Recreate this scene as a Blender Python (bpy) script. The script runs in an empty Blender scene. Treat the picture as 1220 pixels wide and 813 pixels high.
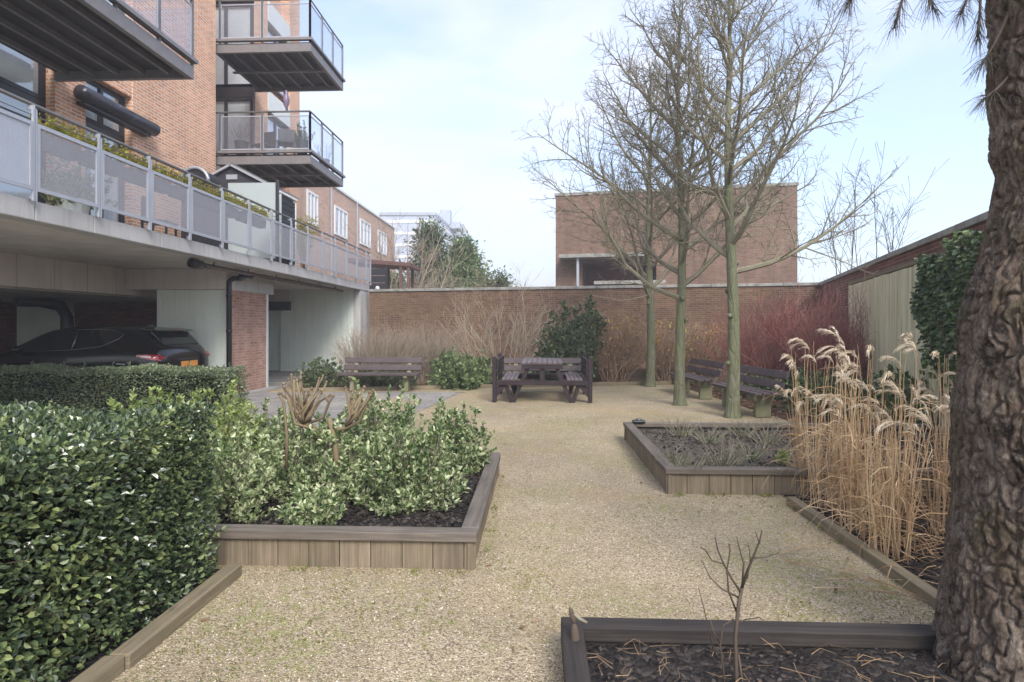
import bpy, math, random
import numpy as np
from mathutils import Vector, Matrix, noise as mnoise
R = math.radians
PI = math.pi
SC = bpy.context.scene
COL = SC.collection
rnd = random.Random(7)
# ------------------------------------------------------------------ camera frame: f = 700 px, horizon row 390, bed lines run along +Y
F = 700.0
CAMZ = 1.46
TH = math.atan(30 / 700.0)
CT, ST = math.cos(TH), math.sin(TH)

def at_d(px, d, z=0.0):                      # point on a pixel column at camera depth d
    c = (px - 610) / F * d
    return Vector((c * CT - d * ST, c * ST + d * CT, z))

def on_ground(px, py, z=0.0):                # ground point at height z under a pixel
    d = (CAMZ - z) * F / (py - 390)
    return at_d(px, d, z)

def y_on(px, X):                             # Y where a pixel column meets the plane x = X
    a = math.atan((px - 610) / F) - TH
    return X / math.tan(a)

def x_on(px, Y):
    a = math.atan((px - 610) / F) - TH
    return Y * math.tan(a)

def z_at(py, x, y):                          # height seen in row py at the place x, y
    d = -x * ST + y * CT
    return CAMZ + (390 - py) / F * d

# ------------------------------------------------------------------ mesh builder
class MB:
    def __init__(s):
        s.v = []; s.f = []; s.uv = []; s.mi = []; s.m = 0; s.smooth = False
    def quad_uv(s, idx, uvs):
        s.f.append(idx); s.uv.append(uvs); s.mi.append(s.m)
    def face(s, idx):
        s.f.append(tuple(idx)); s.uv.append(None); s.mi.append(s.m)
    def hexa(s, P, grain=None, off=None):
        """eight corners: index bits x,y,z ; P list of Vectors; local lengths for uv"""
        b = len(s.v); s.v.extend([tuple(p) for p in P])
        if off is None: off = (rnd.random() * 7 if grain else 0.0, rnd.random() * 7 if grain else 0.0)
        lx = (P[1] - P[0]).length; ly = (P[2] - P[0]).length; lz = (P[4] - P[0]).length
        o = P[0]
        def cc(i):
            if grain: return ((i & 1) * lx, ((i >> 1) & 1) * ly, (i >> 2) * lz)
            return tuple(P[i])
        faces = [((0, 2, 3, 1), 'z'), ((4, 5, 7, 6), 'z'), ((0, 1, 5, 4), 'y'), ((2, 6, 7, 3), 'y'), ((0, 4, 6, 2), 'x'), ((1, 3, 7, 5), 'x')]
        for idx, n in faces:
            ax = [a for a in 'xyz' if a != n]
            if grain and grain in ax and ax[0] != grain: ax = [grain, [a for a in ax if a != grain][0]]
            k = ['xyz'.index(a) for a in ax]
            s.quad_uv(tuple(b + i for i in idx), [(cc(i)[k[0]] + off[0], cc(i)[k[1]] + off[1]) for i in idx])
    def box(s, x0, x1, y0, y1, z0, z1, grain=None):
        if x0 > x1: x0, x1 = x1, x0
        if y0 > y1: y0, y1 = y1, y0
        if z0 > z1: z0, z1 = z1, z0
        s.hexa([Vector((x1 if i & 1 else x0, y1 if i & 2 else y0, z1 if i & 4 else z0)) for i in range(8)], grain)
    def wallbox(s, A, B, t, z0, z1, grain=None):
        """box along the ground line A-B, thickness t to the left of A->B; uv u = run, v = z"""
        A = Vector((A[0], A[1], 0)); B = Vector((B[0], B[1], 0)); d = (B - A); L = d.length; d.normalize(); n = Vector((-d.y, d.x, 0))
        P = []
        for i in range(8):
            p = A + d * (L if i & 1 else 0) + n * (t if i & 2 else 0); p.z = z1 if i & 4 else z0; P.append(p)
        b = len(s.v); s.v.extend([tuple(p) for p in P])
        def uvw(i): return ((i & 1) * L, ((i >> 1) & 1) * t, z1 if i & 4 else z0)
        for idx, (k0, k1) in [((0, 2, 3, 1), (0, 1)), ((4, 5, 7, 6), (0, 1)), ((0, 1, 5, 4), (0, 2)), ((2, 6, 7, 3), (0, 2)), ((0, 4, 6, 2), (1, 2)), ((1, 3, 7, 5), (1, 2))]:
            s.quad_uv(tuple(b + i for i in idx), [(uvw(i)[k0], uvw(i)[k1]) for i in idx])
    def bar(s, p0, p1, w, h, up=(0, 0, 1), grain='x'):
        p0 = Vector(p0); p1 = Vector(p1); d = (p1 - p0); L = d.length; d.normalize(); u = Vector(up)
        side = u.cross(d)
        if side.length < 1e-4: side = Vector((1, 0, 0)).cross(d)
        side.normalize(); u2 = d.cross(side).normalized()
        P = [p0 + d * (L if i & 1 else 0) + side * (w / 2 if i & 2 else -w / 2) + u2 * (h / 2 if i & 4 else -h / 2) for i in range(8)]
        s.hexa(P, grain)
    def tube(s, pts, rad, n=6, cap=True):
        pts = [Vector(p) for p in pts]
        if not isinstance(rad, (list, tuple)): rad = [rad] * len(pts)
        b = len(s.v); m = len(pts); u = None
        for i, p in enumerate(pts):
            t = (pts[min(i + 1, m - 1)] - pts[max(i - 1, 0)])
            if t.length < 1e-9: t = Vector((0, 0, 1))
            t.normalize()
            if u is None:
                u = t.cross(Vector((0.3, 0.9, 0.2)));
                if u.length < 1e-3: u = t.cross(Vector((1, 0, 0)))
            u = u - t * u.dot(t); u.normalize(); w = t.cross(u)
            for k in range(n):
                a = 2 * PI * k / n
                q = p + (u * math.cos(a) + w * math.sin(a)) * rad[i]
                s.v.append((q.x, q.y, q.z))
        for i in range(m - 1):
            for k in range(n):
                k2 = (k + 1) % n
                s.face((b + i * n + k, b + i * n + k2, b + (i + 1) * n + k2, b + (i + 1) * n + k))
        if cap:
            s.face([b + k for k in range(n)][::-1]); s.face([b + (m - 1) * n + k for k in range(n)])
    def lathe(s, prof, cx=0, cy=0, n=16, cap=True):
        b = len(s.v)
        for r, z in prof:
            for k in range(n): a = 2 * PI * k / n; s.v.append((cx + r * math.cos(a), cy + r * math.sin(a), z))
        for i in range(len(prof) - 1):
            for k in range(n):
                k2 = (k + 1) % n; s.face((b + i * n + k, b + i * n + k2, b + (i + 1) * n + k2, b + (i + 1) * n + k))
        if cap:
            s.face([b + k for k in range(n)][::-1]); s.face([b + (len(prof) - 1) * n + k for k in range(n)])
    def prism(s, poly, a, b_, axis='y'):
        """poly: 2d points; extruded from a to b_ along axis. axis y: (x,z); axis x: (y,z); axis z: (x,y)"""
        b = len(s.v); n = len(poly)
        def P(p, t):
            return {'y': (p[0], t, p[1]), 'x': (t, p[0], p[1]), 'z': (p[0], p[1], t)}[axis]
        for t in (a, b_):
            for p in poly: s.v.append(P(p, t))
        s.quad_uv(tuple(b + k for k in range(n)), [tuple(p) for p in poly])
        s.quad_uv(tuple(b + n + k for k in range(n))[::-1], [tuple(p) for p in poly][::-1])
        run = 0
        for k in range(n):
            k2 = (k + 1) % n; L = math.dist(poly[k], poly[k2])
            s.quad_uv((b + k, b + n + k, b + n + k2, b + k2), [(run, a), (run, b_), (run + L, b_), (run + L, a)]); run += L
    def raw(s, verts, faces):
        b = len(s.v); s.v.extend(map(tuple, verts)); s.f.extend([tuple(b + i for i in f) for f in faces])
        s.uv.extend([None] * len(faces)); s.mi.extend([s.m] * len(faces))
    def build(s, name, mats, parent=None, smooth=False, bevel=0, label=None, kind=None):
        me = bpy.data.meshes.new(name)
        V = s.v
        if parent is not None:
            root = parent
            while root.parent: root = root.parent
            o = root.location; rz = root.rotation_euler.z
            if not root.get('_loc') and (o.length > 0 or rz):
                c, sn = math.cos(-rz), math.sin(-rz)
                A = np.array(V, dtype=float) - np.array(o)
                V = np.stack([A[:, 0] * c - A[:, 1] * sn, A[:, 0] * sn + A[:, 1] * c, A[:, 2]], 1).tolist()
        me.from_pydata(V, [], s.f)
        if not isinstance(mats, (list, tuple)): mats = [mats]
        for m in mats: me.materials.append(m)
        if len(mats) > 1: me.polygons.foreach_set('material_index', s.mi)
        if any(u is not None for u in s.uv):
            ul = me.uv_layers.new(name='UVMap'); flat = []
            for f, u in zip(s.f, s.uv):
                if u is None: flat.extend([0.0] * (2 * len(f)))
                else:
                    for q in u: flat.extend((q[0], q[1]))
            ul.data.foreach_set('uv', flat)
        if smooth: me.polygons.foreach_set('use_smooth', [True] * len(me.polygons))
        me.update()
        ob = bpy.data.objects.new(name, me); COL.objects.link(ob)
        if parent is not None: ob.parent = parent
        if bevel:
            md = ob.modifiers.new('bevel', 'BEVEL'); md.width = bevel; md.segments = 2; md.limit_method = 'ANGLE'; md.angle_limit = R(50)
        if label: ob['label'] = label
        if kind: ob['kind'] = kind
        return ob

def thing(name, label, cat, loc=(0, 0, 0), rz=0, group=None):
    o = bpy.data.objects.new(name, None); COL.objects.link(o); o.empty_display_size = .2
    o.location = loc; o.rotation_euler = (0, 0, rz); o['label'] = label; o['category'] = cat
    if group: o['group'] = group
    return o

def tag(o, label, cat, group=None, kind=None):
    if label: o['label'] = label
    if cat: o['category'] = cat
    if group: o['group'] = group
    if kind: o['kind'] = kind
    return o

def copy_tree(o, parent=None):
    c = o.copy(); COL.objects.link(c)
    if parent is not None: c.parent = parent
    for ch in list(o.children): copy_tree(ch, c)
    return c

# ------------------------------------------------------------------ materials
def sr(r, g, b):
    def f(c):
        c /= 255.0
        return c / 12.92 if c <= .04045 else ((c + .055) / 1.055) ** 2.4
    return (f(r), f(g), f(b))

class NT:
    def __init__(s, name):
        m = bpy.data.materials.new(name); m.use_nodes = True; s.mat = m; s.t = m.node_tree; s.t.nodes.clear()
        s.out = s.t.nodes.new('ShaderNodeOutputMaterial')
    def n(s, typ, **kw):
        nd = s.t.nodes.new(typ)
        for k, v in kw.items():
            if k.startswith('i_'):
                nd.inputs[k[2:].replace('_', ' ')].default_value = v
            else: setattr(nd, k, v)
        return nd
    def l(s, a, b): s.t.links.new(a, b)
    def coord(s, kind='Object', scale=(1, 1, 1)):
        tc = s.n('ShaderNodeTexCoord'); mp = s.n('ShaderNodeMapping'); mp.inputs['Scale'].default_value = scale
        s.l(tc.outputs[kind], mp.inputs['Vector']); return mp.outputs['Vector']
    def noise(s, vec, scale, detail=4, rough=.55, dist=0.0):
        nd = s.n('ShaderNodeTexNoise'); nd.inputs['Scale'].default_value = scale; nd.inputs['Detail'].default_value = detail
        nd.inputs['Roughness'].default_value = rough; nd.inputs['Distortion'].default_value = dist
        s.l(vec, nd.inputs['Vector']); return nd.outputs['Fac']
    def vor(s, vec, scale, feature='F1', out='Distance', rnd_=1.0):
        nd = s.n('ShaderNodeTexVoronoi'); nd.feature = feature; nd.inputs['Scale'].default_value = scale
        nd.inputs['Randomness'].default_value = rnd_
        s.l(vec, nd.inputs['Vector']); return nd.outputs[out]
    def ramp(s, fac, stops, interp='LINEAR'):
        nd = s.n('ShaderNodeValToRGB'); cr = nd.color_ramp; cr.interpolation = interp
        while len(cr.elements) < len(stops): cr.elements.new(.5)
        for e, (p, c) in zip(cr.elements, stops):
            e.position = p; e.color = (c, c, c, 1) if isinstance(c, (int, float)) else (*c, 1)
        s.l(fac, nd.inputs['Fac']); return nd.outputs['Color']
    def mix(s, fac, a, b, mode='MIX'):
        nd = s.n('ShaderNodeMix'); nd.data_type = 'RGBA'; nd.blend_type = mode
        for v, i in ((fac, 0), (a, 6), (b, 7)):
            if isinstance(v, (int, float)): nd.inputs[i].default_value = v if i == 0 else (v, v, v, 1)
            elif isinstance(v, tuple): nd.inputs[i].default_value = (*v, 1)
            else: s.l(v, nd.inputs[i])
        return nd.outputs[2]
    def math(s, op, a, b=0.0, c=None):
        nd = s.n('ShaderNodeMath'); nd.operation = op
        for v, i in ((a, 0), (b, 1), (c, 2)):
            if v is None: continue
            if isinstance(v, (int, float)): nd.inputs[i].default_value = v
            else: s.l(v, nd.inputs[i])
        return nd.outputs[0]
    def bump(s, h, strength=.5, dist=.01, prev=None):
        nd = s.n('ShaderNodeBump'); nd.inputs['Strength'].default_value = strength; nd.inputs['Distance'].default_value = dist
        s.l(h, nd.inputs['Height'])
        if prev is not None: s.l(prev, nd.inputs['Normal'])
        return nd.outputs['Normal']
    def island(s): return s.n('ShaderNodeNewGeometry').outputs['Random Per Island']
    def pbr(s, color, rough=.8, metal=0.0, spec=.5, normal=None, coat=0.0):
        p = s.n('ShaderNodeBsdfPrincipled')
        for v, k in ((color, 'Base Color'), (rough, 'Roughness'), (metal, 'Metallic'), (spec, 'Specular IOR Level'), (coat, 'Coat Weight')):
            if isinstance(v, tuple): p.inputs[k].default_value = (*v, 1)
            elif isinstance(v, (int, float)): p.inputs[k].default_value = v
            else: s.l(v, p.inputs[k])
        if normal is not None: s.l(normal, p.inputs['Normal'])
        return p.outputs[0]
    def fin(s, sh): s.l(sh, s.out.inputs['Surface']); return s.mat

def m_plain(name, c, rough=.6, metal=0, spec=.5, var=.12, scale=8, coat=0, bump=0, bscale=60, c2=None, lo=.35, hi=.7, coords='Object', stretch=(1, 1, 1), island=0):
    t = NT(name); v = t.coord(coords, stretch); n1 = t.noise(v, scale, 5)
    c2 = c2 or tuple(x * (1 - var * 2) for x in c)
    col = t.mix(t.ramp(n1, [(lo, 0.0), (hi, 1.0)]), c, c2)
    if island:
        k = t.math('MULTIPLY_ADD', t.island(), island * 2, 1 - island)
        col = t.mix(1.0, col, t.ramp(k, [(0, 0.0), (1, 1.0)]) if False else k, 'MULTIPLY')
    nrm = t.bump(t.noise(v, bscale, 4), bump, .01) if bump else None
    rr = t.math('MULTIPLY_ADD', n1, .2, rough - .1)
    return t.fin(t.pbr(col, rr, metal, spec, nrm, coat))

def m_leaf(name, cols, rough=.35, spec=.5, trans=.2, patch=2.5):
    """cols: dark..light list, one picked per leaf"""
    t = NT(name); isl = t.island(); v = t.coord('Object')
    n1 = t.noise(v, patch, 2)
    k = t.math('ADD', t.math('MULTIPLY', isl, .75), t.math('MULTIPLY_ADD', n1, .7, -.22))
    st = [(i / (len(cols) - 1) if len(cols) > 1 else 0, c) for i, c in enumerate(cols)]
    col = t.ramp(k, st)
    p = t.pbr(col, rough, 0, spec)
    tr = t.n('ShaderNodeBsdfTranslucent'); t.l(col, tr.inputs['Color'])
    mx = t.n('ShaderNodeMixShader'); mx.inputs[0].default_value = trans; t.l(p, mx.inputs[1]); t.l(tr.outputs[0], mx.inputs[2])
    return t.fin(mx.outputs[0])

def m_brick(name, c1, c2, mortar, w=.22, h=.0625, ms=.01, stain=None, stain_amt=.3, bump=.6, dark=.75):
    t = NT(name); uv = t.coord('UV'); ob = t.coord('Object')
    b = t.n('ShaderNodeTexBrick'); b.offset = .5; b.squash = 1
    b.inputs['Scale'].default_value = 1; b.inputs['Mortar Size'].default_value = ms; b.inputs['Mortar Smooth'].default_value = .15
    b.inputs['Brick Width'].default_value = w; b.inputs['Row Height'].default_value = h
    b.inputs['Color1'].default_value = (*c1, 1); b.inputs['Color2'].default_value = (*c2, 1); b.inputs['Mortar'].default_value = (*mortar, 1)
    b.inputs['Bias'].default_value = -.1
    t.l(uv, b.inputs['Vector'])
    # a few off-colour bricks and broad weathering
    cell = t.n('ShaderNodeTexWhiteNoise'); cell.noise_dimensions = '2D'
    sep = t.n('ShaderNodeSeparateXYZ'); t.l(uv, sep.inputs[0])
    row = t.math('FLOOR', t.math('DIVIDE', sep.outputs[1], h))
    xo = t.math('ADD', t.math('DIVIDE', sep.outputs[0], w), t.math('MULTIPLY', t.math('MODULO', row, 2.0), .5))
    cmb = t.n('ShaderNodeCombineXYZ'); t.l(t.math('FLOOR', xo), cmb.inputs[0]); t.l(row, cmb.inputs[1]); t.l(cmb.outputs[0], cell.inputs['Vector'])
    wn = t.ramp(cell.outputs['Value'], [(.0, .72), (.12, .85), (.5, 1.0), (1, 1.08)])
    isb = t.math('SUBTRACT', 1.0, b.outputs['Fac'])
    col = t.mix(isb, b.outputs['Color'], wn, 'MULTIPLY')
    big = t.ramp(t.noise(ob, .7, 6, .6), [(.3, dark), (.7, 1.05)])
    col = t.mix(1.0, col, big, 'MULTIPLY')
    fine = t.ramp(t.noise(ob, 40, 3), [(.3, .88), (.7, 1.08)])
    col = t.mix(1.0, col, fine, 'MULTIPLY')
    runs = t.ramp(t.noise(t.coord('UV', (2.2, .28, 1)), 1.0, 6, .7), [(.36, dark), (.6, 1.04)])
    col = t.mix(.7, col, t.mix(1.0, col, runs, 'MULTIPLY'))
    if stain: col = t.mix(t.math('MULTIPLY', t.ramp(t.noise(ob, 1.3, 6, .65), [(.48, 0.0), (.7, 1.0)]), stain_amt), col, stain)
    hgt = t.math('ADD', isb, t.math('MULTIPLY', t.noise(ob, 70, 3), .4))
    return t.fin(t.pbr(col, .9, 0, .25, t.bump(hgt, bump, .006)))

def m_wood(name, c1, c2, rough=.75, gscale=6, island=.12, green=None, green_amt=.4, spec=.3, top=None):
    """grain runs along u of the UV map; optional green algae and a separate colour on upward faces (bleached tops)"""
    t = NT(name); uv = t.coord('UV', (gscale * .22, gscale * 5, 1)); ob = t.coord('Object')
    g = t.noise(uv, 1.0, 6, .6, .6); g2 = t.noise(t.coord('UV', (3, 90, 1)), 1.0, 4, .6)
    col = t.mix(t.ramp(g, [(.3, 0.0), (.72, 1.0)]), c1, c2)
    col = t.mix(1.0, col, t.ramp(g2, [(.3, .75), (.7, 1.12)]), 'MULTIPLY')
    col = t.mix(1.0, col, t.ramp(t.noise(ob, 3.1, 5, .6), [(.3, .78), (.7, 1.12)]), 'MULTIPLY')
    k = t.math('MULTIPLY_ADD', t.island(), island * 2, 1 - island)
    col = t.mix(1.0, col, k, 'MULTIPLY')
    if green: col = t.mix(t.math('MULTIPLY', t.ramp(t.noise(ob, 4, 5, .65), [(.45, 0.0), (.68, 1.0)]), green_amt), col, green)
    h = t.math('ADD', t.math('MULTIPLY', g2, .6), g)
    return t.fin(t.pbr(col, rough, 0, spec, t.bump(h, .45, .004)))

mat = {}
mat['brick_orange'] = m_brick('apartment_brick', sr(224, 164, 124), sr(204, 140, 102), sr(220, 204, 188), ms=.012, stain=sr(140, 104, 84), stain_amt=.12, dark=.88)
mat['brick_row'] = m_brick('row_house_brick', sr(200, 166, 146), sr(188, 152, 132), sr(190, 172, 160), dark=.92)
mat['brick_garden'] = m_brick('garden_wall_brick', sr(132, 102, 84), sr(98, 72, 58), sr(134, 118, 102), ms=.010, stain=sr(122, 104, 74), stain_amt=.5, dark=.75)
mat['brick_side'] = m_brick('side_wall_brick', sr(140, 94, 80), sr(112, 72, 60), sr(150, 128, 116), stain=sr(96, 66, 54), stain_amt=.3)
mat['brick_pink'] = m_brick('garage_brick', sr(196, 152, 134), sr(168, 122, 104), sr(190, 168, 152), stain=sr(110, 82, 76), stain_amt=.15)
mat['brick_dark'] = m_brick('garage_back_brick', sr(134, 90, 76), sr(106, 68, 58), sr(100, 76, 66))
mat['brick_hall'] = m_brick('hall_brick', sr(138, 108, 90), sr(112, 84, 70), sr(146, 128, 112), dark=.72)
mat['coping'] = m_plain('coping_concrete', sr(160, 158, 152), .85, var=.2, scale=5, bump=.4, c2=sr(118, 118, 112))
mat['green_paint'] = m_plain('pale_green_wall_paint', sr(206, 216, 204), .7, scale=1.2, c2=sr(190, 202, 188), bump=.08, bscale=30)
mat['white_trim'] = m_plain('white_paint', sr(216, 220, 216), .5, var=.04)
mat['white_frame'] = m_plain('window_frame_white', sr(225, 226, 226), .4, var=.03)
mat['ceiling'] = m_plain('deck_soffit', sr(206, 202, 194), .9, scale=2, c2=sr(184, 178, 170), bump=.15, bscale=20)
mat['galv'] = m_plain('grey_coated_metal', sr(172, 176, 184), .42, metal=.25, var=.06, scale=4)
mat['galv_dark'] = m_plain('handrail_metal', sr(112, 110, 110), .4, metal=.4, var=.1, scale=4)
mat['dark_metal'] = m_plain('dark_balcony_steel', sr(52, 48, 50), .55, metal=.2, var=.1, scale=3)
mat['fascia_grey'] = m_plain('balcony_fascia', sr(128, 124, 124), .5, metal=.2, var=.08)
mat['black_pipe'] = m_plain('black_pipe', (.012, .012, .014), .35, var=.1)
mat['rust_pipe'] = m_plain('grey_pipe', sr(92, 78, 72), .6, var=.2)
mat['frame_dark'] = m_plain('window_frame_dark', sr(52, 50, 56), .4, var=.06)
mat['awning'] = m_plain('awning_cassette', sr(66, 66, 74), .3, metal=.4, var=.05)
mat['curtain'] = m_plain('curtain', sr(238, 240, 244), .9, var=.06, scale=3)
mat['interior'] = m_plain('room_interior', sr(70, 66, 64), .9, var=.1)
mat['asphalt'] = m_plain('ground_soil', sr(110, 102, 88), .95, scale=3, var=.2, bump=.3)
mat['shed_black'] = m_wood('shed_boards', sr(54, 54, 60), sr(66, 66, 72), green=None)
mat['red_brown'] = m_plain('pergola_roof', sr(108, 78, 72), .7, var=.15)
mat['black_wood'] = m_plain('black_boards', sr(40, 40, 46), .7, var=.15)
mat['grey_mesh'] = m_plain('grey_cladding', sr(178, 186, 200), .6, var=.05, scale=.3)

def concrete(name, c1, c2, streak=.25):
    t = NT(name); ob = t.coord('Object'); st = t.coord('Object', (6, 6, .5))
    col = t.mix(t.ramp(t.noise(ob, 1.1, 6, .6), [(.3, 0.0), (.7, 1.0)]), c1, c2)
    col = t.mix(t.math('MULTIPLY', t.ramp(t.noise(st, 1.6, 5, .6), [(.5, 0.0), (.75, 1.0)]), streak), col, tuple(x * .45 for x in c1))
    col = t.mix(1.0, col, t.ramp(t.noise(ob, 60, 3), [(.35, .93), (.65, 1.05)]), 'MULTIPLY')
    pits = t.ramp(t.vor(ob, 9), [(.0, .5), (.06, 1.0)])
    col = t.mix(.6, col, t.mix(1.0, col, pits, 'MULTIPLY'))
    return t.fin(t.pbr(col, .85, 0, .3, t.bump(t.noise(ob, 40, 5), .25, .006)))
mat['concrete'] = concrete('deck_concrete', sr(190, 189, 187), sr(168, 167, 164), .45)
mat['concrete_beam'] = concrete('beam_concrete', sr(206, 198, 190), sr(188, 180, 172), .35)
mat['concrete_leg'] = concrete('bench_leg_concrete', sr(146, 140, 118), sr(100, 106, 72), .5)

def perforated():
    t = NT('perforated_sheet'); uv = t.coord('UV', (1 / .016, 1 / .016, 1))
    fr = t.n('ShaderNodeVectorMath'); fr.operation = 'FRACTION'; t.l(uv, fr.inputs[0])
    sb = t.n('ShaderNodeVectorMath'); sb.operation = 'SUBTRACT'; t.l(fr.outputs[0], sb.inputs[0]); sb.inputs[1].default_value = (.5, .5, 0)
    ln = t.n('ShaderNodeVectorMath'); ln.operation = 'LENGTH'
    sx = t.n('ShaderNodeSeparateXYZ'); t.l(sb.outputs[0], sx.inputs[0]); cx = t.n('ShaderNodeCombineXYZ'); t.l(sx.outputs[0], cx.inputs[0]); t.l(sx.outputs[1], cx.inputs[1])
    t.l(cx.outputs[0], ln.inputs[0])
    hole = t.math('LESS_THAN', ln.outputs['Value'], .37)
    p = t.pbr(sr(176, 176, 182), .5, .15)
    tr = t.n('ShaderNodeBsdfTransparent'); mx = t.n('ShaderNodeMixShader'); t.l(hole, mx.inputs[0]); t.l(p, mx.inputs[1]); t.l(tr.outputs[0], mx.inputs[2])
    return t.fin(mx.outputs[0])
mat['perf'] = perforated()
mat['green_paint'] = concrete('pale_green_wall_paint', sr(222, 230, 220), sr(210, 219, 208), .22)

def glass(name, tint, refl=.25, body=None, body_amt=0):
    t = NT(name)
    fz = t.n('ShaderNodeLayerWeight'); fz.inputs['Blend'].default_value = .5
    fac = t.math('MULTIPLY_ADD', t.math('POWER', fz.outputs['Facing'], 4.0), .55, refl)
    gl = t.n('ShaderNodeBsdfGlossy'); gl.inputs['Roughness'].default_value = .03; gl.inputs['Color'].default_value = (.9, .93, 1, 1)
    tr = t.n('ShaderNodeBsdfTransparent'); tr.inputs['Color'].default_value = (*tint, 1)
    base = tr.outputs[0]
    if body:
        df = t.n('ShaderNodeBsdfDiffuse'); df.inputs['Color'].default_value = (*body, 1); mb_ = t.n('ShaderNodeMixShader'); mb_.inputs[0].default_value = body_amt
        t.l(tr.outputs[0], mb_.inputs[1]); t.l(df.outputs[0], mb_.inputs[2]); base = mb_.outputs[0]
    mx = t.n('ShaderNodeMixShader'); t.l(fac, mx.inputs[0]); t.l(base, mx.inputs[1]); t.l(gl.outputs[0], mx.inputs[2])
    return t.fin(mx.outputs[0])
mat['glass'] = glass('window_glass', (.95, .97, .97), .12)
mat['rail_glass'] = glass('railing_glass', (.93, .94, .96), .02, sr(190, 195, 205), .07)
mat['frost'] = glass('frosted_screen', (.6, .65, .65), .03, sr(196, 206, 206), .75)

def gravel():
    t = NT('gravel'); v = t.coord('Object')
    wob = t.n('ShaderNodeTexNoise'); wob.inputs['Scale'].default_value = 30; t.l(v, wob.inputs['Vector'])
    pc = t.vor(v, 125, out='Color'); pd = t.vor(v, 125)
    sep = t.n('ShaderNodeSeparateColor'); t.l(pc, sep.inputs[0])
    stone = t.ramp(sep.outputs[0], [(0, sr(112, 100, 82)), (.2, sr(158, 143, 118)), (.5, sr(188, 170, 138)), (.8, sr(204, 187, 156)), (1, sr(222, 211, 192))])
    stone = t.mix(1.0, stone, t.ramp(pd, [(.25, 1.0), (.8, .68)]), 'MULTIPLY')
    fine = t.ramp(t.noise(v, 160, 3), [(.35, .8), (.65, 1.12)])
    stone = t.mix(1.0, stone, fine, 'MULTIPLY')
    dirt = t.ramp(t.noise(v, 1.7, 6, .62), [(.35, 0.0), (.72, 1.0)])
    col = t.mix(t.math('MULTIPLY', dirt, .4), stone, sr(158, 142, 116))
    col = t.mix(1.0, col, t.ramp(t.noise(v, .8, 7, .7, .4), [(.34, .82), (.62, 1.06)]), 'MULTIPLY')
    # orange sandy zone bits
    col = t.mix(t.math('MULTIPLY', t.ramp(t.noise(v, .55, 4, .6), [(.52, 0.0), (.68, 1.0)]), .25), col, sr(190, 152, 104))
    # moss
    m1 = t.ramp(t.noise(v, .9, 5, .65, .3), [(.46, 0.0), (.62, 1.0)]); m2 = t.ramp(t.noise(v, 14, 5, .7), [(.46, 0.0), (.58, 1.0)])
    m = t.math('MULTIPLY', m1, m2)
    col = t.mix(t.math('MULTIPLY', m, .5), col, sr(130, 138, 62))
    nrm = t.bump(t.math('SUBTRACT', 1.0, pd), .8, .008)
    return t.fin(t.pbr(col, .95, 0, .2, nrm))
mat['gravel'] = gravel()
mat['pebble'] = NT('pebble')
def _peb():
    t = NT('pebble_stones'); col = t.ramp(t.island(), [(0, sr(104, 92, 76)), (.3, sr(154, 138, 114)), (.75, sr(188, 172, 146)), (1, sr(222, 212, 196))])
    return t.fin(t.pbr(col, .85, 0, .3))
mat['pebble'] = _peb()

def soil(name, c1, c2, chip=None, sc=35):
    t = NT(name); v = t.coord('Object')
    pd = t.vor(v, sc); pc = t.vor(v, sc, out='Color'); sep = t.n('ShaderNodeSeparateColor'); t.l(pc, sep.inputs[0])
    col = t.mix(t.ramp(t.noise(v, 9, 6, .7), [(.3, 0.0), (.7, 1.0)]), c1, c2)
    if chip: col = t.mix(t.math('MULTIPLY', t.ramp(sep.outputs[0], [(.72, 0.0), (.9, 1.0)]), .6), col, chip)
    h = t.math('ADD', t.math('MULTIPLY', pd, -1.0), t.noise(v, 22, 6, .7))
    return t.fin(t.pbr(col, .95, 0, .2, t.bump(h, 1.0, .03)))
mat['soil'] = soil('dark_soil', sr(40, 37, 37), sr(64, 59, 57), sr(98, 90, 84))
mat['soil_grey'] = soil('bed_soil', sr(76, 70, 64), sr(106, 98, 88), sr(128, 120, 106), 28)
mat['litter'] = soil('leaf_litter_soil', sr(72, 54, 46), sr(100, 76, 62), sr(128, 98, 76), 18)
def paving():
    t = NT('paving_slabs'); v = t.coord('Object')
    b = t.n('ShaderNodeTexBrick'); b.offset = .5; b.inputs['Scale'].default_value = 1; b.inputs['Mortar Size'].default_value = .008
    b.inputs['Brick Width'].default_value = .6; b.inputs['Row Height'].default_value = .3
    b.inputs['Color1'].default_value = (*sr(154, 150, 144), 1); b.inputs['Color2'].default_value = (*sr(136, 132, 128), 1); b.inputs['Mortar'].default_value = (*sr(96, 94, 80), 1)
    t.l(v, b.inputs['Vector'])
    col = t.mix(1.0, b.outputs['Color'], t.ramp(t.noise(v, 2.2, 6, .6), [(.3, .78), (.7, 1.1)]), 'MULTIPLY')
    col = t.mix(1.0, col, t.ramp(t.noise(v, 60, 3), [(.3, .88), (.7, 1.08)]), 'MULTIPLY')
    col = t.mix(t.math('MULTIPLY', t.ramp(t.noise(v, 1.1, 6, .6), [(.55, 0.0), (.7, 1.0)]), .5), col, sr(176, 158, 124))
    return t.fin(t.pbr(col, .85, 0, .3, t.bump(t.noise(v, 50, 4), .3, .006)))
mat['paving'] = paving()
mat['tarmac'] = m_plain('parking_floor', sr(160, 158, 155), .85, scale=1.5, var=.12, bump=.2)
mat['board'] = m_wood('bed_boards', sr(150, 136, 116), sr(110, 99, 84), green=sr(112, 108, 74), green_amt=.35)
mat['cap'] = m_wood('bed_cap', sr(128, 118, 108), sr(90, 83, 76), green=sr(104, 104, 84), green_amt=.2)
mat['cap_dark'] = m_wood('bed_cap_dark', sr(72, 66, 62), sr(46, 42, 40))
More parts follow.
